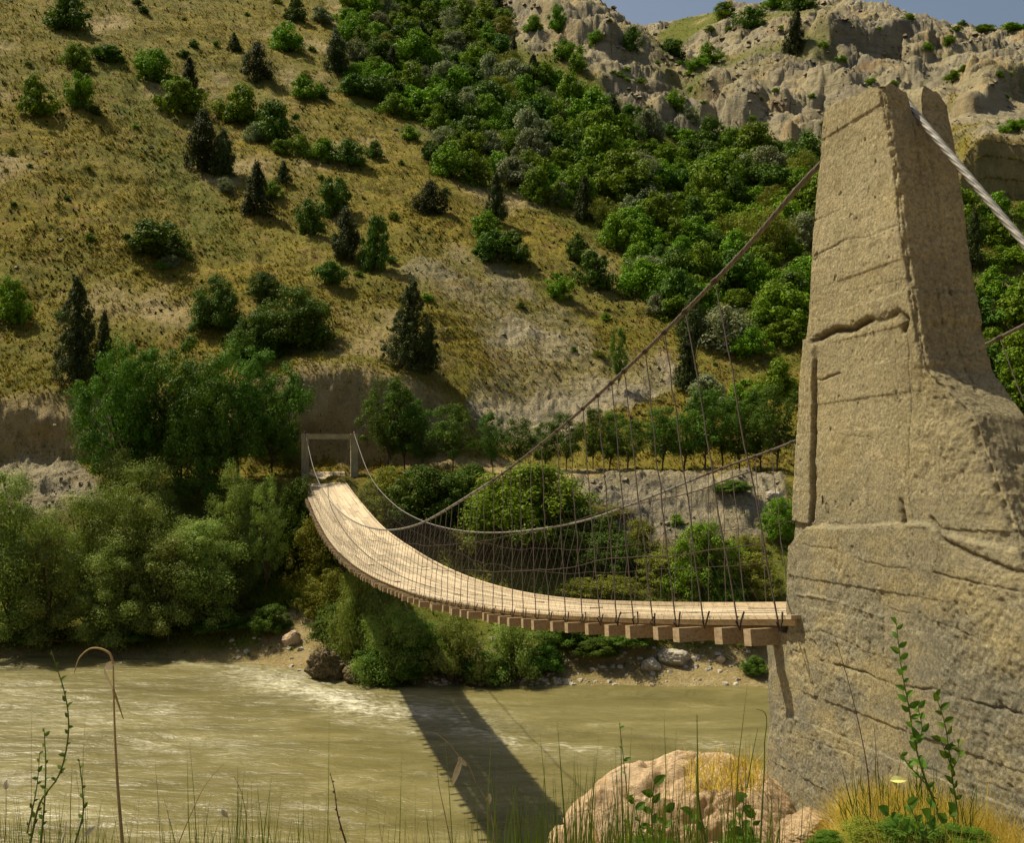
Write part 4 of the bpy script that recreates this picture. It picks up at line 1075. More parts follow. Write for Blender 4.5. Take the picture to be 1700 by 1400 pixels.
# riverside and roadside
NEARP = [
 ('willow',15,1088,170,330,52.0,'bushy willow cut off by the left edge of the picture'),
 ('willow',85,1090,120,215,51.8,'low yellow green willow right of the one at the left edge'),
 ('willow',150,1086,130,290,53.0,'tall pale willow left of the centre of the riverside group'),
 ('willow',215,1084,140,300,53.2,'tallest pale willow in the middle of the riverside group'),
 ('willow',190,1090,120,200,51.6,'front willow with yellow tips in the riverside group'),
 ('willow',280,1084,130,215,52.0,'front grey green willow right of the yellow tipped one'),
 ('willow',340,1075,140,225,52.6,'broad grey green willow leaning to the water'),
 ('willow',385,930,84,165,55.0,'pale round-headed willow in front of the locust grove'),
 ('willow',245,900,110,150,56.0,'leafy willow top behind the tallest pale willow'),
 ('willow',195,850,80,115,57.5,'small leafy willow beneath the locust grove at left'),
 ('willow',375,1020,80,150,54.0,'small willow at the right end of the riverside group'),
 ('willow',320,1000,110,150,53.6,'small round willow between two broad ones'),
 ('olivetree',442,960,60,170,54.0,'narrow dark green tree left of the bridge gate'),
 ('locust',210,800,190,240,60.0,'feathery locust tree at the left end of the dark grove'),
 ('locust',300,800,220,250,61.5,'tallest feathery locust tree in the centre of the grove'),
 ('locust',395,800,210,235,63.5,'dark spreading locust tree right of the grove centre'),
 ('locust',452,790,110,170,66.0,'shady locust tree at the right end beside the bridge gate'),
 ('locust',340,790,150,170,59.5,'low front locust tree in the grove above the willows'),
 ('young',644,790,104,160,66.0,'leafy roadside tree just right of the bridge gate'),
 ('young',703,792,84,125,65.5,'second roadside tree right of the gate, dark and dense'),
 ('young',752,790,80,118,64.5,'third roadside tree right of the gate, beneath the scarp'),
 ('young',818,792,50,105,64.0,'thin roadside tree standing before the pale landslip'),
 ('young',905,790,62,94,64.0,'light green young tree left of two taller ones'),
 ('young',940,796,60,110,63.5,'dark stemmed young tree beside the path'),
 ('young',984,790,54,112,64.0,'slender young tree on the bare path edge'),
 ('young',1042,785,74,92,64.0,'round crowned young tree in the middle of the path row'),
 ('young',1100,788,84,110,64.5,'wide crowned young tree behind the netting'),
 ('young',1170,786,100,140,64.0,'tall dense roadside tree behind the hangers'),
 ('young',1228,792,84,140,64.0,'roadside tree second from the concrete pillar'),
 ('young',1290,805,86,165,63.0,'roadside tree half hidden by the concrete pillar'),
 ('young',1026,612,34,66,79.0,'single small light tree on the grass beneath the thicket'),
 ('bigshrub',882,985,250,220,55.0,'huge dark round shrub behind the middle of the bridge'),
 ('bigdark',960,990,150,150,54.0,'lower dark shoulder of the huge shrub behind the bridge'),
 ('bigdark',700,880,170,110,58.0,'dark shrub mass on the bank right of the gate'),
 ('olive',650,860,110,90,59.0,'yellowish rough shrub beside the gate post'),
 ('olive',620,900,90,80,57.0,'yellowish rough shrub hanging below the far deck'),
 ('olive',800,930,130,80,55.5,'yellow green shrub seen through the hangers'),
 ('bigshrub',1172,1003,140,140,50.0,'round green shrub behind the near end of the bridge'),
 ('bigdark',1200,1003,90,60,49.5,'dark low shrub at the foot of the round green shrub'),
 ('olive',1056,925,84,66,54.0,'loose olive shrub on the gravel slope'),
 ('bush',1124,876,24,20,None,'tiny bush alone on the gravel slope'),
 ('bigshrub',1296,900,60,74,55.0,'shrub on the gravel slope touching the pillar'),
 ('olive',1245,925,50,40,54.0,'yellowish shrub low on the gravel slope by the pillar'),
 ('olive',1250,1003,110,90,50.0,'rusty yellow shrub between round shrub and pillar'),
 ('olive',1000,1003,120,50,50.0,'low lime green shrub just above the deck line'),
 ('olive',530,945,100,90,54.8,'golden brown shrub left of the descending deck'),
 ('olive',500,900,70,70,58.0,'dark golden shrub under the gate post'),
 ('bigdark',490,900,90,110,57.0,'dark shrub behind the left gate post foot'),
 ('willowbush',592,1075,100,150,48.0,'silvery willow shrub hanging down beside the bridge shadow'),
 ('willowbush',650,1130,130,130,45.6,'willow shrub lying in the shadow of the bridge'),
 ('willowbush',755,1138,120,125,45.3,'pale willow shrub at the waterline under the deck'),
 ('willowbush',855,1134,130,120,45.6,'willow shrub at the waterline right of the pale one'),
 ('bigdark',700,1120,120,90,46.5,'dark shrub behind the waterline willows'),
 ('bigdark',940,1092,110,66,47.5,'dark low shrub in the shade beneath the near deck'),
 ('bigdark',1040,1086,130,56,47.5,'wide dark shrub along the top of the mud bank'),
 ('olive',1248,1098,60,60,47.5,'yellow green shrub beside the pillar at the mud bank'),
 ('bigdark',1254,1140,50,50,45.6,'dark hanging shrub at the waterline beside the pillar'),
 ('bigdark',40,1090,150,50,52.6,'dark undergrowth shrub at the far left water edge'),
 ('bigdark',235,1092,150,50,52.8,'dark undergrowth shrub below the tall pale willow'),
 ('bigdark',370,1086,110,46,52.4,'dark undergrowth shrub at the right end of the willows'),
 ('bigdark',990,1108,90,50,46.8,'dark shrub hanging over the mud bank left of the grey boulder'),
 ('bigdark',1150,1080,110,56,48.2,'dark shrub on top of the mud bank right of the grey boulders'),
 ('bigdark',905,1128,80,60,46.0,'dark shrub at the waterline right of the willow shrubs'),
 ('bigdark',805,1142,90,60,45.3,'dark low shrub filling the gap between two waterline willows'),
 ('bigdark',640,1142,110,80,45.6,'dark shrub at the waterline right of the root mounds'),
 ('bigdark',560,1062,80,60,49.6,'dark shrub on the sandy bank above the root mounds'),
 ('olive',545,1000,90,60,52.0,'yellow green scrub at the foot of the golden shrub'),
 ('bigdark',450,1050,70,46,51.3,'dark low shrub at the edge of the sandy bank'),
 ('young',672,792,90,150,67.0,'tall roadside tree standing behind the gate-side pair'),
 ('young',860,790,70,96,65.5,'roadside tree between the landslip and the light green young tree'),
 ('young',1012,790,72,104,65.5,'bushy young tree between the slender one and the round crowned one'),
 ('young',1136,790,84,130,66.0,'leafy roadside tree left of the tall dense one'),
 ('young',1200,792,80,130,66.0,'leafy roadside tree behind the tall dense one'),
 ('young',1262,798,84,150,65.0,'leafy roadside tree left of the one half hidden by the pillar'),
 ('bigdark',780,850,120,80,58.5,'dark shrub on the bank between the two big dark shrubs'),
 ('bigdark',1010,960,120,80,53.0,'dark shrub at the right foot of the huge shrub'),
 ('olive',1100,985,100,70,51.5,'olive scrub left of the round green shrub'),
 ('olive',1010,880,80,40,57.0,'sparse olive scrub on the upper gravel slope'),
 ('bigdark',1215,850,70,36,58.5,'small dark scrub on the gravel slope beneath the roadside trees'),
]
for k, x, y, w, h, d, lab in NEARP:
    if d is None: plant(k, x, y, w, h, lab); continue
    i = int(round(float(np.interp(x, GPX, np.arange(nI))))); zg = float(np.interp(d, YY[i], Z[i]))
    ztop_ = (HY-(y-h))/F*d
    hp = max((ztop_-zg)/d*F, 20)
    plant(k, x, y, w, hp, lab, pos=((x-CX)/F*d, d-.25*w/F*d, zg), depthf=.8 if w > 120 else 1.0)

# thicket filling the gully, every bush its own object
THK = [[(575,-60),(825,-60),(845,80),(860,130),(960,150),(1060,205),(1110,215),(1200,232),(1350,268),(1350,570),(1290,560),(1230,510),(1150,540),(1080,510),(1030,400),(960,345),(900,335),(840,290),(790,255),(740,240),(715,200),(690,170),(610,165),(590,120),(575,60)],
       [(1585,352),(1760,352),(1760,690),(1640,640),(1600,470)]]
rng = np.random.default_rng(5); acc = []
def thick(n, poly, lab, grp, dens=.62):
    xs = [p[0] for p in poly]; ys = [p[1] for p in poly]; k = 0; tries = 0
    while k < n and tries < 20000:
        tries += 1
        x = rng.uniform(min(xs), max(xs)); y = rng.uniform(min(ys), max(ys))
        if not inpoly(np.array([x]), np.array([y]), poly)[0]: continue
        sc = np.interp(y, [0, 250, 550, 700], [38, 54, 72, 80])
        if any((x-a)**2+((y-b)*1.35)**2 < (dens*.5*(sc+s))**2 for a, b, s in acc): continue
        acc.append((x, y, sc))
        w = sc*rng.choice([.7, .9, 1.15, 1.5], p=[.16, .3, .36, .18])*rng.uniform(.88, 1.12); h = w*rng.uniform(.62, 1.12)
        kd = rng.choice(['bush', 'darkbush', 'silver', 'juniper', 'olive'], p=[.58, .22, .10, .03, .07])
        if kd == 'juniper': w *= .6; h *= 1.4
        l = {'bush': 'broad-leaved green bush', 'darkbush': 'deep green leafy bush', 'silver': 'grey green bush', 'juniper': 'dark upright juniper', 'olive': 'yellowish green bush'}[kd]
        plant(str(kd), x, y+h*.3, w, h, l+' '+lab, kd+' '+grp); k += 1
thick(296, THK[0], 'in the dense thicket filling the gully', 'plants of the gully thicket', .55)
thick(36, THK[1], 'on the wooded slope right of the pillar', 'plants right of the pillar', .70)
# small scattered tufts of shrub on the open slope
OPEN = [(0,0),(560,0),(590,170),(780,300),(1000,480),(1300,600),(1320,690),(800,560),(520,560),(0,640)]
k = 0
while k < 55:
    x, y = rng.uniform(0, 1320), rng.uniform(0, 690)
    if not inpoly(np.array([x]), np.array([y]), OPEN)[0]: continue
    w = rng.uniform(8, 24); kd = str(rng.choice(['bush', 'darkbush', 'olive'])); k += 1
    plant(kd, x, y, w, w*.7, {'bush': 'tiny green', 'darkbush': 'tiny dark', 'olive': 'tiny olive'}[kd]+' bush dotted about the dry grass slope', kd+' seedlings on the dry slope')
k = 0
while k < 34:
    x, y = rng.uniform(860, 1700), rng.uniform(40, 240)
    if not inpoly(np.array([x]), np.array([y]), [(860,0),(1040,40),(1100,120),(1200,40),(1500,20),(1700,60),(1700,200),(1590,200),(1350,240),(1200,220),(1000,140)])[0]: continue
    w = rng.uniform(9, 22); k += 1
    plant('bush', x, y, w, w*.62, 'tiny green tuft-like bush rooted in the bare rock', 'tufts on the bare rock')

# ------------------------------------------------------------------ ground cover
def tussocks(name, n, box, mat, hr, keep, blades=4, seed=1, wid=.25):
    r = np.random.default_rng(seed)
    px = r.uniform(box[0], box[2], n); py = r.uniform(box[1], box[3], n)
    P, i, j, ok = hits(px, py)
    ok &= keep(px, py, i, j, r); P = P[ok]; n = len(P)
    h = r.uniform(hr[0], hr[1], n)*(.6+.4*np.minimum(P[:, 1]/80, 2.2))
    V = []
    for b in range(blades):
        th = r.uniform(0, 6.28, n); lean = r.uniform(.2, .9, n)
        d = np.stack([np.cos(th), np.sin(th), np.zeros(n)], 1); s_ = np.stack([-np.sin(th), np.cos(th), np.zeros(n)], 1)
        c = P+d*(h*.15)[:, None]; c[:, 2] -= h*.1
        w = (h*wid)[:, None]
        tip = c+d*(h*lean)[:, None]+np.array([0, 0, 1])*(h*1.0)[:, None]
        V.append(np.stack([c-s_*w, c+s_*w, tip+s_*w*.25, tip-s_*w*.25], 1))
    V = np.concatenate(V).reshape(-1, 3)
    return link(name, mesh_np(name, V, np.arange(len(V)).reshape(-1, 4), mat))
gd = lambda i, j: (1-rock[i, j])*(1-earth[i, j])
g1 = tussocks('dry_grass', 170000, (-150, -100, 1850, 790), M['drygrass'], (.09, .21), lambda px, py, i, j, r: (r.random(len(px)) < gd(i, j)*(.25+.75*smooth(-.25, .25, fbm(GX[i, j]*.3, GY[i, j]*.3, 0, 4, 301))))&(YY[i, j] > 60), 3, 1)
tag(g1, 'dry yellow grass tussocks covering the open hillside', 'grass', kind='stuff')
g2 = tussocks('green_grass', 42000, (-150, -100, 1850, 1130), M['greengrass'], (.10, .26), lambda px, py, i, j, r: (r.random(len(px)) < (green[i, j]*1.1+.10)*(1-rock[i, j]*.93)*(1-earth[i, j]*.8)), 3, 2)
g3 = tussocks('scrub_tufts', 15000, (-150, -100, 1400, 700), M['juniper'], (.09, .24), lambda px, py, i, j, r: (r.random(len(px)) < gd(i, j)*(.12+.7*smooth(-.05, .4, fbm(GX[i, j]*.22, GY[i, j]*.22, 0, 4, 311))))&(YY[i, j] > 72), 5, 6, .4)
tag(g3, 'low dark scrub tufts speckling the hillside grass', 'scrub', kind='stuff')
tag(g2, 'green grass growing in the damper folds and on the river terrace', 'grass', kind='stuff')
g4 = tussocks('terrace_grass', 9000, (385, 940, 560, 1012), M['greengrass'], (.35, .75), lambda px, py, i, j, r: YY[i, j] < 60, 5, 8, .10)
tag(g4, 'bright green grass strip on the terrace left of the bridge', 'grass', kind='stuff')
def pebbles(name, n, box, mat, sr, keep, seed, label):
    r = np.random.default_rng(seed)
    px = r.uniform(box[0], box[2], n); py = r.uniform(box[1], box[3], n)
    P, i, j, ok = hits(px, py); ok &= keep(px, py, i, j, r); P = P[ok]; n = len(P)
    s = sr[0]+(sr[1]-sr[0])*r.random(n)**4; s = s*(P[:, 1]/60)
    base = np.array([[-1, -1, -.5], [1, -1, -.5], [1, 1, -.5], [-1, 1, -.5], [-.6, -.6, .6], [.6, -.6, .6], [.6, .6, .6], [-.6, .6, .6]])
    V = base[None]*(1+r.uniform(-.35, .35, (n, 8, 3)))*s[:, None, None]*np.array([1, 1, .8])
    th = r.uniform(0, 6.28, n); c, q = np.cos(th)[:, None], np.sin(th)[:, None]
    V = np.stack([V[..., 0]*c-V[..., 1]*q, V[..., 0]*q+V[..., 1]*c, V[..., 2]], -1)+P[:, None, :]
    Fq = np.array([[0, 1, 5, 4], [1, 2, 6, 5], [2, 3, 7, 6], [3, 0, 4, 7], [4, 5, 6, 7]])
    Fq = (Fq[None]+(np.arange(n)*8)[:, None, None]).reshape(-1, 4)
    return tag(link(name, mesh_np(name, V.reshape(-1, 3), Fq, mat)), label, 'stones', kind='stuff')
pebbles('scree', 26000, (-100, -50, 1800, 960), M['screestone'], (.03, .17), lambda px, py, i, j, r: r.random(len(px)) < rock[i, j]*smooth(-.1, .3, fbm(GX[i, j]*.2, GY[i, j]*.2, 0, 3, 305))*.9+.015, 3, 'loose grey stones lying on scree and bare slopes')
pebbles('river_stones', 5000, (380, 1060, 1340, 1150), M['rock'], (.03, .20), lambda px, py, i, j, r: r.random(len(px)) < .15+.85*smooth(1118, 1140, py)*smooth(1060, 940, px), 4, 'small stones along the far waterline')

def stone(name, c, r, mat, label, seed, sub=64, flat=1.0, amp=.22, cat='boulder', fr=1.2, group=None):
    a_, b_ = np.meshgrid(np.linspace(-1, 1, sub), np.linspace(-1, 1, sub), indexing='ij'); a_ = np.tan(a_*np.pi/4); b_ = np.tan(b_*np.pi/4); o_ = np.ones_like(a_)
    D = []; Q = []
    ii_, jj_ = np.meshgrid(np.arange(sub-1), np.arange(sub-1), indexing='ij')
    for n_, (p_, fl) in enumerate([((o_, a_, b_), 0), ((-o_, a_, b_), 1), ((a_, o_, b_), 1), ((a_, -o_, b_), 0), ((a_, b_, o_), 0), ((a_, b_, -o_), 1)]):
        D.append(np.stack(p_, -1).reshape(-1, 3)); q_ = np.stack([ii_*sub+jj_, (ii_+1)*sub+jj_, (ii_+1)*sub+jj_+1, ii_*sub+jj_+1], -1).reshape(-1, 4)
        Q.append((q_[:, ::-1] if fl else q_)+n_*sub*sub)
    d = np.concatenate(D); d /= np.linalg.norm(d, axis=1)[:, None]; Fq = np.concatenate(Q)
    kq = np.round((d+2)*30000).astype(np.int64); _, first, inv = np.unique(kq[:, 0]*(1 << 36)+kq[:, 1]*(1 << 18)+kq[:, 2], return_index=True, return_inverse=True); d = d[first]; Fq = inv.ravel()[Fq]
    rg = np.random.default_rng(seed); pl = rand_dir(20, rg); h = rg.uniform(.74, .96, 20)
    sup = np.min([np.where((d@p) > .05, hh/np.maximum(d@p, .05), 9) for p, hh in zip(pl, h)], axis=0)
    w1 = fbm(d[..., 0]*fr+seed, d[..., 1]*fr, d[..., 2]*fr, 6, seed, .55)
    sq = d*np.minimum(sup+.03*w1, 1.05)[..., None]
    k = 1+amp*w1+amp*.35*fbm(d[..., 0]*5+seed, d[..., 1]*5, d[..., 2]*5, 6, seed+3, .65)-.05*smooth(.55, .9, fbm(d[..., 0]*2, d[..., 1]*2, d[..., 2]*5, 4, seed+7, .5, True))
    P = sq*k[..., None]*np.array(r)
    o = link(name, mesh_np(name, P.reshape(-1, 3), Fq, mat, smooth_=True), loc=tuple(c)); return tag(o, label, cat, group)
stone('boulder', (1.02, 5.80, -3.16), (.98, .75, 1.33), M['bigboulder'], 'big pinkish boulder at the foot of the concrete pillar', 5, 170, amp=.07, fr=1.7)
stone('boulder', (1.42, 4.85, -1.86), (.16, .14, .13), M['bigboulder'], 'pale flat rock between the big boulder and the pillar foot', 13, 70)
stone('stone', (1.32, 3.72, -1.62), (.10, .07, .07), M['rock'], 'pale stone at the bottom edge before the pillar', 15, 40, cat='stone')
def shore(px, py, w, h, mat, label, seed, nm='boulder', cat='boulder'):
    p = hit(px, py); s = w/F*p[1]/2; stone(nm, (p[0], p[1]+s*.5, p[2]+h/F*p[1]*.35), (s, s*.9, h/F*p[1]*.6), mat, label, seed, 40, cat=cat)
shore(483, 1074, 32, 26, M['boulder'], 'pale round boulder on the far shore left of the bridge shadow', 21)
shore(1080, 1116, 34, 22, M['rock'], 'grey boulder on the mud bank under the near deck', 22)
shore(1122, 1106, 60, 26, M['rock'], 'dark flat boulder on top of the mud bank', 23)
shore(1198, 1104, 16, 12, M['boulder'], 'small pinkish stone on the mud bank', 24, 'stone', 'stone')
shore(1082, 1147, 12, 14, M['boulder'], 'white stone standing in the water at the mud bank', 25, 'stone', 'stone')
shore(573, 1140, 12, 12, M['boulder'], 'small tan stone at the waterline by the root mound', 26, 'stone', 'stone')
shore(1285, 835, 34, 18, M['rock'], 'whitish rock on the gravel slope beside the pillar', 27)
shore(1300, 850, 26, 14, M['rock'], 'lower whitish rock on the gravel slope beside the pillar', 28)
stone('root_mound', tuple(at(540, 1112, 46.2)), (.85, .8, .85), M['mound'], 'dark eroded earth mound with roots standing in the rapids', 31, 90, amp=.45, fr=2.6, cat='earth mound')
stone('root_mound', tuple(at(600, 1120, 45.8)), (.8, .7, .5), M['mound'], 'low dark earth mound behind the rapids, right of the taller one', 33, 60, amp=.35, cat='earth mound')

# ------------------------------------------------------------------ foreground plants
FG = np.random.default_rng(77)
def blades(name, specs, mat, label, cat='grass', kind='stuff', seg=7):
    """specs: root xyz, tip xyz, bow, half width"""
    V = []; Fq = []; c = 0
    for a, b, bow, w in specs:
        a = np.array(a, float); b = np.array(b, float); t = np.linspace(0, 1, seg)[:, None]
        L = b-a; sdir = np.cross(L, [FG.normal(0, .25), 1, 0]); sdir /= np.linalg.norm(sdir)+1e-9
        P = a+L*t+np.array(bow)*(t*t*(1-t)*2.2+0*t)
        ww = w*(1-t**1.6)*.97+w*.03
        V.append(np.concatenate([P-sdir*ww, P+sdir*ww])); i = np.arange(seg-1)
        Fq.append(np.stack([i, i+1, i+1+seg, i+seg], 1)+c); c += 2*seg
    o = link(name, mesh_np(name, np.concatenate(V), np.concatenate(Fq), mat)); return tag(o, label, cat, kind=kind)
def ground_at(px, d):
    x = (px-CX)/F*d; return np.array([x, d, float(near_z(np.array(x), np.array(d)))])
FGC = np.r_[FG.uniform(-150, 1330, 38), FG.uniform(800, 1300, 22)]
sp = []
for n in range(1900):                         # green blades along the lower left and middle
    d = FG.uniform(1.9, 3.0); px = FGC[FG.integers(0, 60)]+FG.normal(0, 26)
    a = ground_at(px, d); ty = 1400-FG.exponential(32)+24
    if FG.random() < .12: ty -= FG.uniform(10, 60)
    if 820 < px < 1300 and FG.random() < .35: ty -= FG.uniform(10, 110)
    b = at(px+FG.normal(0, 30), ty, d+FG.normal(0, .1)); sp.append((a, b, FG.normal(0, .05, 3), FG.uniform(.0022, .0045)))
for x0, y0, x1, y1 in [(975, 1400, 925, 1195), (1045, 1400, 1030, 1200), (1160, 1400, 1157, 1185), (1060, 1400, 1135, 1300), (905, 1400, 958, 1320), (900, 1400, 858, 1295), (870, 1400, 815, 1285), (1018, 1370, 973, 1285), (1240, 1400, 1238, 1225)]:
    for k in range(1):
        sp.append((ground_at(x0, 2.4), at(x1, y1, 2.5), (0, 0, .02), .0052))
blades('green_grass_blade', sp, M['greengrass'], 'long green grass blades rising from the bottom of the near bank')
sp = []
for n in range(300):
    d = FG.uniform(2.0, 3.0); px = FG.uniform(-200, 1330); a = ground_at(px, d)
    b = at(px+FG.normal(0, 30), 1400-FG.exponential(44)+20, d); sp.append((a, b, FG.normal(0, .05, 3), FG.uniform(.001, .0022)))
blades('dry_grass_blade', sp, M['drystem'], 'thin straw-coloured grass stalks on the near bank')
sp = []
for n in range(26000):                        # golden mat at the foot of the pillar
    px = FG.uniform(1270, 1790); d = FG.uniform(3.3, 4.75)-.25*(px < 1350); a = ground_at(px, d)
    x = a[0]; hmx = (.05+.09*smooth(1330, 1420, px))*(1+.8*float(fbm(x*3, d*3, 0, 3, 401)))
    if px < 1370 and FG.random() < .6: continue
    h = abs(FG.normal(hmx*.75, hmx*.35)); b = a+np.array([FG.normal(0, .085), FG.normal(0, .07), h]); sp.append((a-np.array([0, 0, .02]), b, FG.normal(0, .06, 3)*np.array([1, 1, .3]), FG.uniform(.0009, .0022)))
for n in range(420):
    px = FG.uniform(1140, 1262); d = FG.uniform(5.3, 5.8); x = (px-CX)/F*d
    a = np.array([x, d, -1.80]); b = a+np.array([FG.normal(0, .04), FG.normal(0, .04), abs(FG.normal(.07, .05))]); sp.append((a, b, FG.normal(0, .02, 3), FG.uniform(.0012, .003)))
blades('golden_grass', sp, M['goldgrass'], 'golden dry grass matted at the foot of the concrete pillar', seg=4)
sp = []
for n in range(1100):
    px = FG.uniform(1360, 1620); d = FG.uniform(3.5, 4.5); a = ground_at(px, d)
    b = a+np.array([FG.normal(0, .06), FG.normal(0, .05), abs(FG.normal(.16, .07))]); sp.append((a, b, FG.normal(0, .02, 3), FG.uniform(.002, .005)))
blades('green_undergrowth', sp, M['weedleaf'], 'green herbs mixed into the golden grass below the leafy plants', 'herbs', seg=4)

def leaf_shape(mb, base, d, L, w, nrm):
    d = np.array(d, float); d /= np.linalg.norm(d); nrm = np.array(nrm, float); s_ = np.cross(d, nrm); s_ /= np.linalg.norm(s_)+1e-9; up = np.cross(s_, d)
    t = np.linspace(0, 1, 7); ww = w*np.sin(np.pi*np.minimum(1, t**.8*1.0))**.8; ww[0] = w*.08; ww[-1] = 0.0005
    mid = base+np.outer(t*L, d)-np.outer(t*t*L*.22, up)
    l = mid-np.outer(ww, s_)+np.outer(ww*.3, up); r = mid+np.outer(ww, s_)+np.outer(ww*.3, up); i = np.arange(6)
    mb.add(np.concatenate([l, mid]), np.stack([i, i+1, i+8, i+7], 1)); mb.add(np.concatenate([mid, r]), np.stack([i, i+1, i+8, i+7], 1))
def weed(name, label, paths, d, smat, lmat, r0, leaf=None, every=.05, lw=.35, droop=0, heads=None, cat='weed', dj=.0):
    root = link(name, None, loc=tuple(at(paths[0][0][0], paths[0][0][1], d))); off = np.array(root.location); tag(root, label, cat)
    ms = MB(); ml = MB(); has = False
    for pi, pth in enumerate(paths):
        P = spline(np.array([at(x, y, d+dj*k) for k, (x, y) in enumerate(pth)]), 40); n = len(P)
        if pi == 0:
            g = ground_at(pth[0][0], d); P = np.r_[[g-np.array([0, 0, .03]), (g+P[0])/2], P] if P[0][2] > g[2]+.05 else P
            n = len(P)
        ms.tube(P, np.linspace(r0, r0*.35, n)*(1 if pi == 0 else .7), 6)
        if leaf:
            L = np.r_[0, np.cumsum(np.linalg.norm(np.diff(P, axis=0), axis=1))]; q = (L[2] if pi == 0 else 0)+every; sgn = 1
            while q < L[-1]:
                p = np.array([np.interp(q, L, P[:, k]) for k in range(3)]); sgn = -sgn
                ll = leaf*FG.uniform(.6, 1.25); leaf_shape(ml, p, (sgn*FG.uniform(.4, 1), FG.normal(0, .5), FG.uniform(.3, 1)-droop), ll, ll*lw, (FG.normal(0, .4), -1, .5)); q += every*FG.uniform(.6, 1.4); has = True
    link('stem', mesh_np('stem', np.concatenate(ms.V)-off, np.concatenate(ms.F), smat, smooth_=True), root)
    if has: link('leaves', mesh_np('leaves', np.concatenate(ml.V)-off, np.concatenate(ml.F), lmat), root)
    if heads:
        for x, y, hx, hy, w in heads:
            mh = MB(); a = at(x, y, d); b = at(hx, hy, d); leaf_shape(mh, a, b-a, np.linalg.norm(b-a), w, (0, -1, .2)); leaf_shape(mh, a, b-a+np.array([.002, .004, 0]), np.linalg.norm(b-a)*.9, w*.7, (.6, -.6, .2))
            link('husk', mesh_np('husk', np.concatenate(mh.V)-off, np.concatenate(mh.F), M['petal']), root)
    return root
weed('weed', 'tall green twig-like weed with tiny leaves at the lower left', [[(50, 1400), (71, 1325), (95, 1293), (111, 1239), (114, 1203), (107, 1150), (96, 1114), (85, 1080)], [(45, 1385), (62, 1300), (66, 1250)]], 2.3, M['greenstem'], M['weedleaf'], .0028, .014, .018, .28)
weed('weed', 'shorter straight twig-like weed left beside the tallest one', [[(68, 1400), (74, 1330), (76, 1270), (73, 1210)]], 2.35, M['greenstem'], M['weedleaf'], .0026, .013, .018, .28)
weed('weed', 'small twig-like weed just left of the bent dry stalk', [[(125, 1400), (138, 1350), (137, 1310), (131, 1262)]], 2.3, M['greenstem'], M['weedleaf'], .0025, .013, .018, .28)
r = weed('dry_stalk', 'tall dry grass stalk with a bent straw leaf and arching tip at lower left', [[(203, 1400), (195, 1300), (190, 1200), (188, 1100)], [(188, 1102), (182, 1086), (168, 1078), (152, 1077), (134, 1090), (123, 1118)], [(188, 1145), (200, 1180), (205, 1195)]], 2.3, M['drystem'], None, .0042, heads=[(190, 1100, 172, 1112, .008), (172, 1110, 186, 1146, .003)], cat='grass stalk')
weed('dry_stalk', 'thin slanting straw stalk in front of the muddy water', [[(297, 1400), (318, 1350), (345, 1298), (372, 1268)]], 2.4, M['drystem'], None, .0016, cat='grass stalk')
weed('dry_stalk', 'thin curved straw stalk between the slanting one and the knotted twig', [[(410, 1400), (407, 1345), (400, 1315), (389, 1290)]], 2.4, M['drystem'], None, .0014, cat='grass stalk')
weed('dry_stalk', 'very thin upright straw stalk left of the slanting one', [[(266, 1400), (263, 1340), (258, 1270)]], 2.4, M['drystem'], None, .0010, cat='grass stalk')
weed('dry_twig', 'dark knotted twig standing alone over the water', [[(574, 1400), (560, 1350), (555, 1312), (548, 1284)]], 2.4, M['brownstem'], M['brownstem'], .0024, .008, .03, .4, cat='twig')
weed('dry_stalk', 'drooping dry stalk with a folded white husk over the bridge shadow', [[(822, 1400), (812, 1340), (790, 1300), (775, 1268), (762, 1256), (745, 1235), (724, 1218)]], 2.4, M['drystem'], None, .0018, heads=[(767, 1258, 748, 1312, .007), (760, 1258, 775, 1274, .006), (813, 1318, 810, 1342, .006)], cat='grass stalk')
weed('dry_stalk', 'bare straight stalk left of the drooping one', [[(748, 1400), (738, 1350), (728, 1300), (725, 1255)]], 2.4, M['drystem'], None, .0014, cat='grass stalk')
weed('dry_stalk', 'short stalk with a white papery husk at lower left', [[(8, 1400), (10, 1350), (10, 1310)]], 2.4, M['drystem'], None, .0014, heads=[(10, 1312, 11, 1296, .007)], cat='grass stalk')
weed('dry_stalk', 'short stalk with a slanting white husk near the slanting straw', [[(352, 1400), (362, 1370), (370, 1352)]], 2.4, M['drystem'], None, .0012, heads=[(368, 1345, 378, 1360, .006)], cat='grass stalk')
weed('dry_stalk', 'pale broken stalk low beside the bent dry stalk', [[(100, 1410), (108, 1380), (110, 1365)]], 2.4, M['petal'], None, .003, heads=[(140, 1388, 156, 1374, .006)], cat='grass stalk')
weed('seed_stem', 'upright green seed stem rising over the boulder', [[(1172, 1400), (1160, 1330), (1158, 1260), (1157, 1188)]], 2.6, M['greenstem'], None, .0032, heads=None, cat='grass stem')
weed('seed_stem', 'forked green seed stem directly left of the pillar', [[(1262, 1400), (1266, 1330), (1269, 1240), (1264, 1180), (1255, 1178)], [(1240, 1310), (1250, 1250), (1258, 1210)]], 2.7, M['greenstem'], None, .003, cat='grass stem')
weed('seed_stem', 'thin leaning green stem over the left part of the boulder', [[(1045, 1400), (1042, 1330), (1036, 1270), (1028, 1200)]], 2.6, M['greenstem'], M['weedleaf'], .0022, .018, .05, .2, cat='grass stem')
weed('leafy_weed', 'broad-leaved weed before the centre of the boulder', [[(1085, 1400), (1082, 1360), (1086, 1300)], [(1070, 1400), (1062, 1370), (1052, 1330)], [(1095, 1400), (1105, 1370), (1104, 1340)]], 2.6, M['greenstem'], M['weedleaf'], .003, .030, .022, .3, cat='weed')
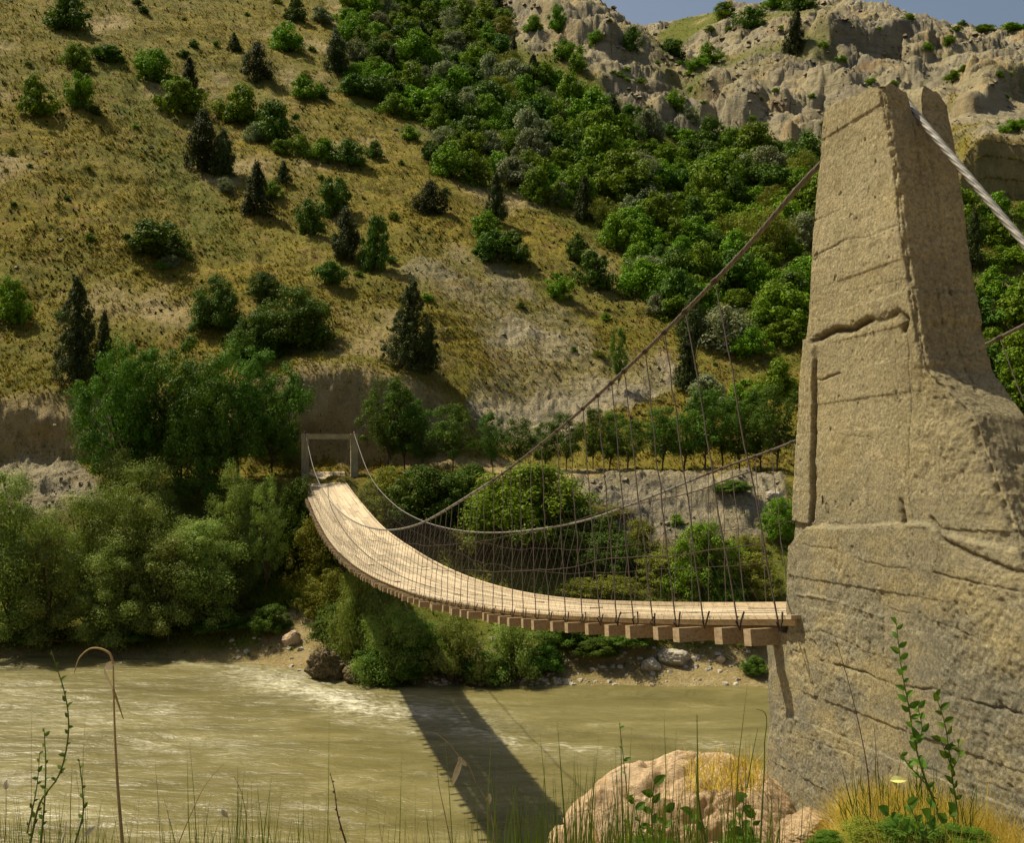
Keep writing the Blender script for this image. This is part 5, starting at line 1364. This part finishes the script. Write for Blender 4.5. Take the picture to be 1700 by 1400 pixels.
weed('leafy_weed', 'broad-leaved weed at the bottom left of the pillar foot', [[(1235, 1400), (1232, 1360), (1236, 1320)], [(1225, 1400), (1215, 1380), (1207, 1362)], [(1252, 1400), (1250, 1372), (1256, 1348)]], 2.6, M['greenstem'], M['weedleaf'], .003, .034, .02, .32, cat='weed')
weed('leafy_weed', 'small weed with narrow leaves between boulder and pillar weeds', [[(1148, 1400), (1146, 1370), (1150, 1342)], [(1160, 1400), (1166, 1385), (1176, 1368)]], 2.6, M['greenstem'], M['weedleaf'], .0025, .03, .03, .3, cat='weed')
weed('leafy_plant', 'tall leafy green plant standing against the concrete pillar', [[(1556, 1345), (1542, 1310), (1528, 1270), (1516, 1220), (1508, 1170), (1498, 1120), (1488, 1035)], [(1535, 1300), (1512, 1275), (1492, 1250)], [(1520, 1240), (1530, 1215), (1524, 1175)]], 4.0, M['greenstem'], M['weedleaf'], .0045, .044, .026, .27, cat='plant')
weed('leafy_plant', 'second leafy plant slightly right of the tall leafy one', [[(1590, 1350), (1582, 1300), (1576, 1250), (1568, 1200), (1552, 1150)], [(1578, 1270), (1568, 1245), (1560, 1225)], [(1580, 1280), (1592, 1255), (1590, 1228)]], 4.0, M['greenstem'], M['weedleaf'], .004, .040, .028, .27, cat='plant')
weed('leafy_plant', 'low bushy green plant at the foot of the leafy pair', [[(1530, 1390), (1520, 1360), (1505, 1330)], [(1530, 1390), (1545, 1350), (1540, 1320)], [(1530, 1395), (1560, 1370), (1590, 1345)], [(1520, 1395), (1490, 1370), (1470, 1345)], [(1520, 1395), (1500, 1380), (1482, 1372)]], 3.7, M['greenstem'], M['weedleaf'], .0035, .045, .026, .4, cat='plant')
weed('dry_weed', 'long thin reddish stem leaning against the concrete face', [[(1445, 1345), (1440, 1280), (1425, 1200), (1405, 1120), (1387, 1060)]], 4.1, M['brownstem'], None, .0028, cat='dry stem')
weed('dry_weed', 'short thin stem right of the long reddish one', [[(1462, 1330), (1456, 1260), (1450, 1200)]], 4.1, M['brownstem'], None, .0018, cat='dry stem')
for x, y, w_, h_, d, lab in [(1440, 1392, 90, 60, 3.9, 'low olive herb clump left of the leafy plants'), (1510, 1396, 100, 70, 3.8, 'low green herb clump under the tall leafy plant'), (1590, 1398, 90, 56, 3.8, 'low green herb clump right of the leafy plants'), (1380, 1398, 60, 40, 4.1, 'small herb clump at the left end of the golden grass'),
                             (1075, 1420, 100, 66, 2.7, 'green herb clump at the bottom edge before the boulder'), (1240, 1425, 90, 80, 2.7, 'green herb clump at the bottom edge left of the pillar foot'), (1160, 1425, 70, 50, 2.8, 'small herb clump at the bottom edge between two bigger ones')]:
    p = at(x, y, d); k_ = TPL['olive' if 'olive' in lab else 'bigdark'][0]
    o = link('herb_clump', k_, loc=tuple(p-np.array([0, 0, .02]))); o.scale = (w_*1.25/F*d, w_*1.1/F*d, h_*.62/F*d); o.rotation_euler = (0, 0, x); tag(o, lab, 'herb clump')
mb = MB(); p = at(1478, 1297, 3.95); leaf_shape(mb, p, (.9, .1, .1), .07, .016, (0, -.6, .8)); leaf_shape(mb, p, (.7, .2, -.4), .05, .012, (0, -.6, .8))
tag(mb.build('fallen_leaf', M['yellow']), 'pale yellow leaf caught in the grass below the leafy plants', 'leaf')

# ------------------------------------------------------------------ light, sky, camera
SUN = Vector((-.545, .296, 1.0)).normalized()
sun = bpy.data.lights.new('sun', 'SUN'); sun.energy = 4.7; sun.angle = math.radians(.8); sun.color = (1.0, .90, .68)
so = link('sun', sun); so.rotation_euler = (-SUN).to_track_quat('-Z', 'Y').to_euler()
w = bpy.data.worlds.new('World'); SC.world = w; w.use_nodes = True
nt = w.node_tree; bg = nt.nodes['Background']; sk = nt.nodes.new('ShaderNodeTexSky'); sk.sky_type = 'NISHITA'; sk.sun_disc = False
sk.sun_elevation = math.asin(SUN.z); sk.sun_rotation = math.atan2(SUN.x, SUN.y); sk.air_density = 1.0; sk.dust_density = 4.0; sk.ozone_density = .35; sk.air_density = 1.3
nt.links.new(sk.outputs[0], bg.inputs['Color']); bg.inputs['Strength'].default_value = .056
cam = bpy.data.cameras.new('camera'); co = link('camera', cam); co.location = (0, 0, 0); co.rotation_euler = (math.pi/2, 0, 0)
cam.sensor_fit = 'HORIZONTAL'; cam.sensor_width = 36; cam.lens = 36; cam.shift_y = 40/1700; cam.clip_start = .05; cam.clip_end = 3000
cam.dof.use_dof = False
SC.camera = co
SC.view_settings.view_transform = 'Standard'; SC.view_settings.look = 'None'; SC.view_settings.exposure = .55; SC.view_settings.gamma = 1
SC.render.resolution_x = 1024; SC.render.resolution_y = 844
SC.cycles.max_bounces = 6; SC.cycles.transparent_max_bounces = 8
try: SC.cycles.use_denoising = True
except Exception: pass
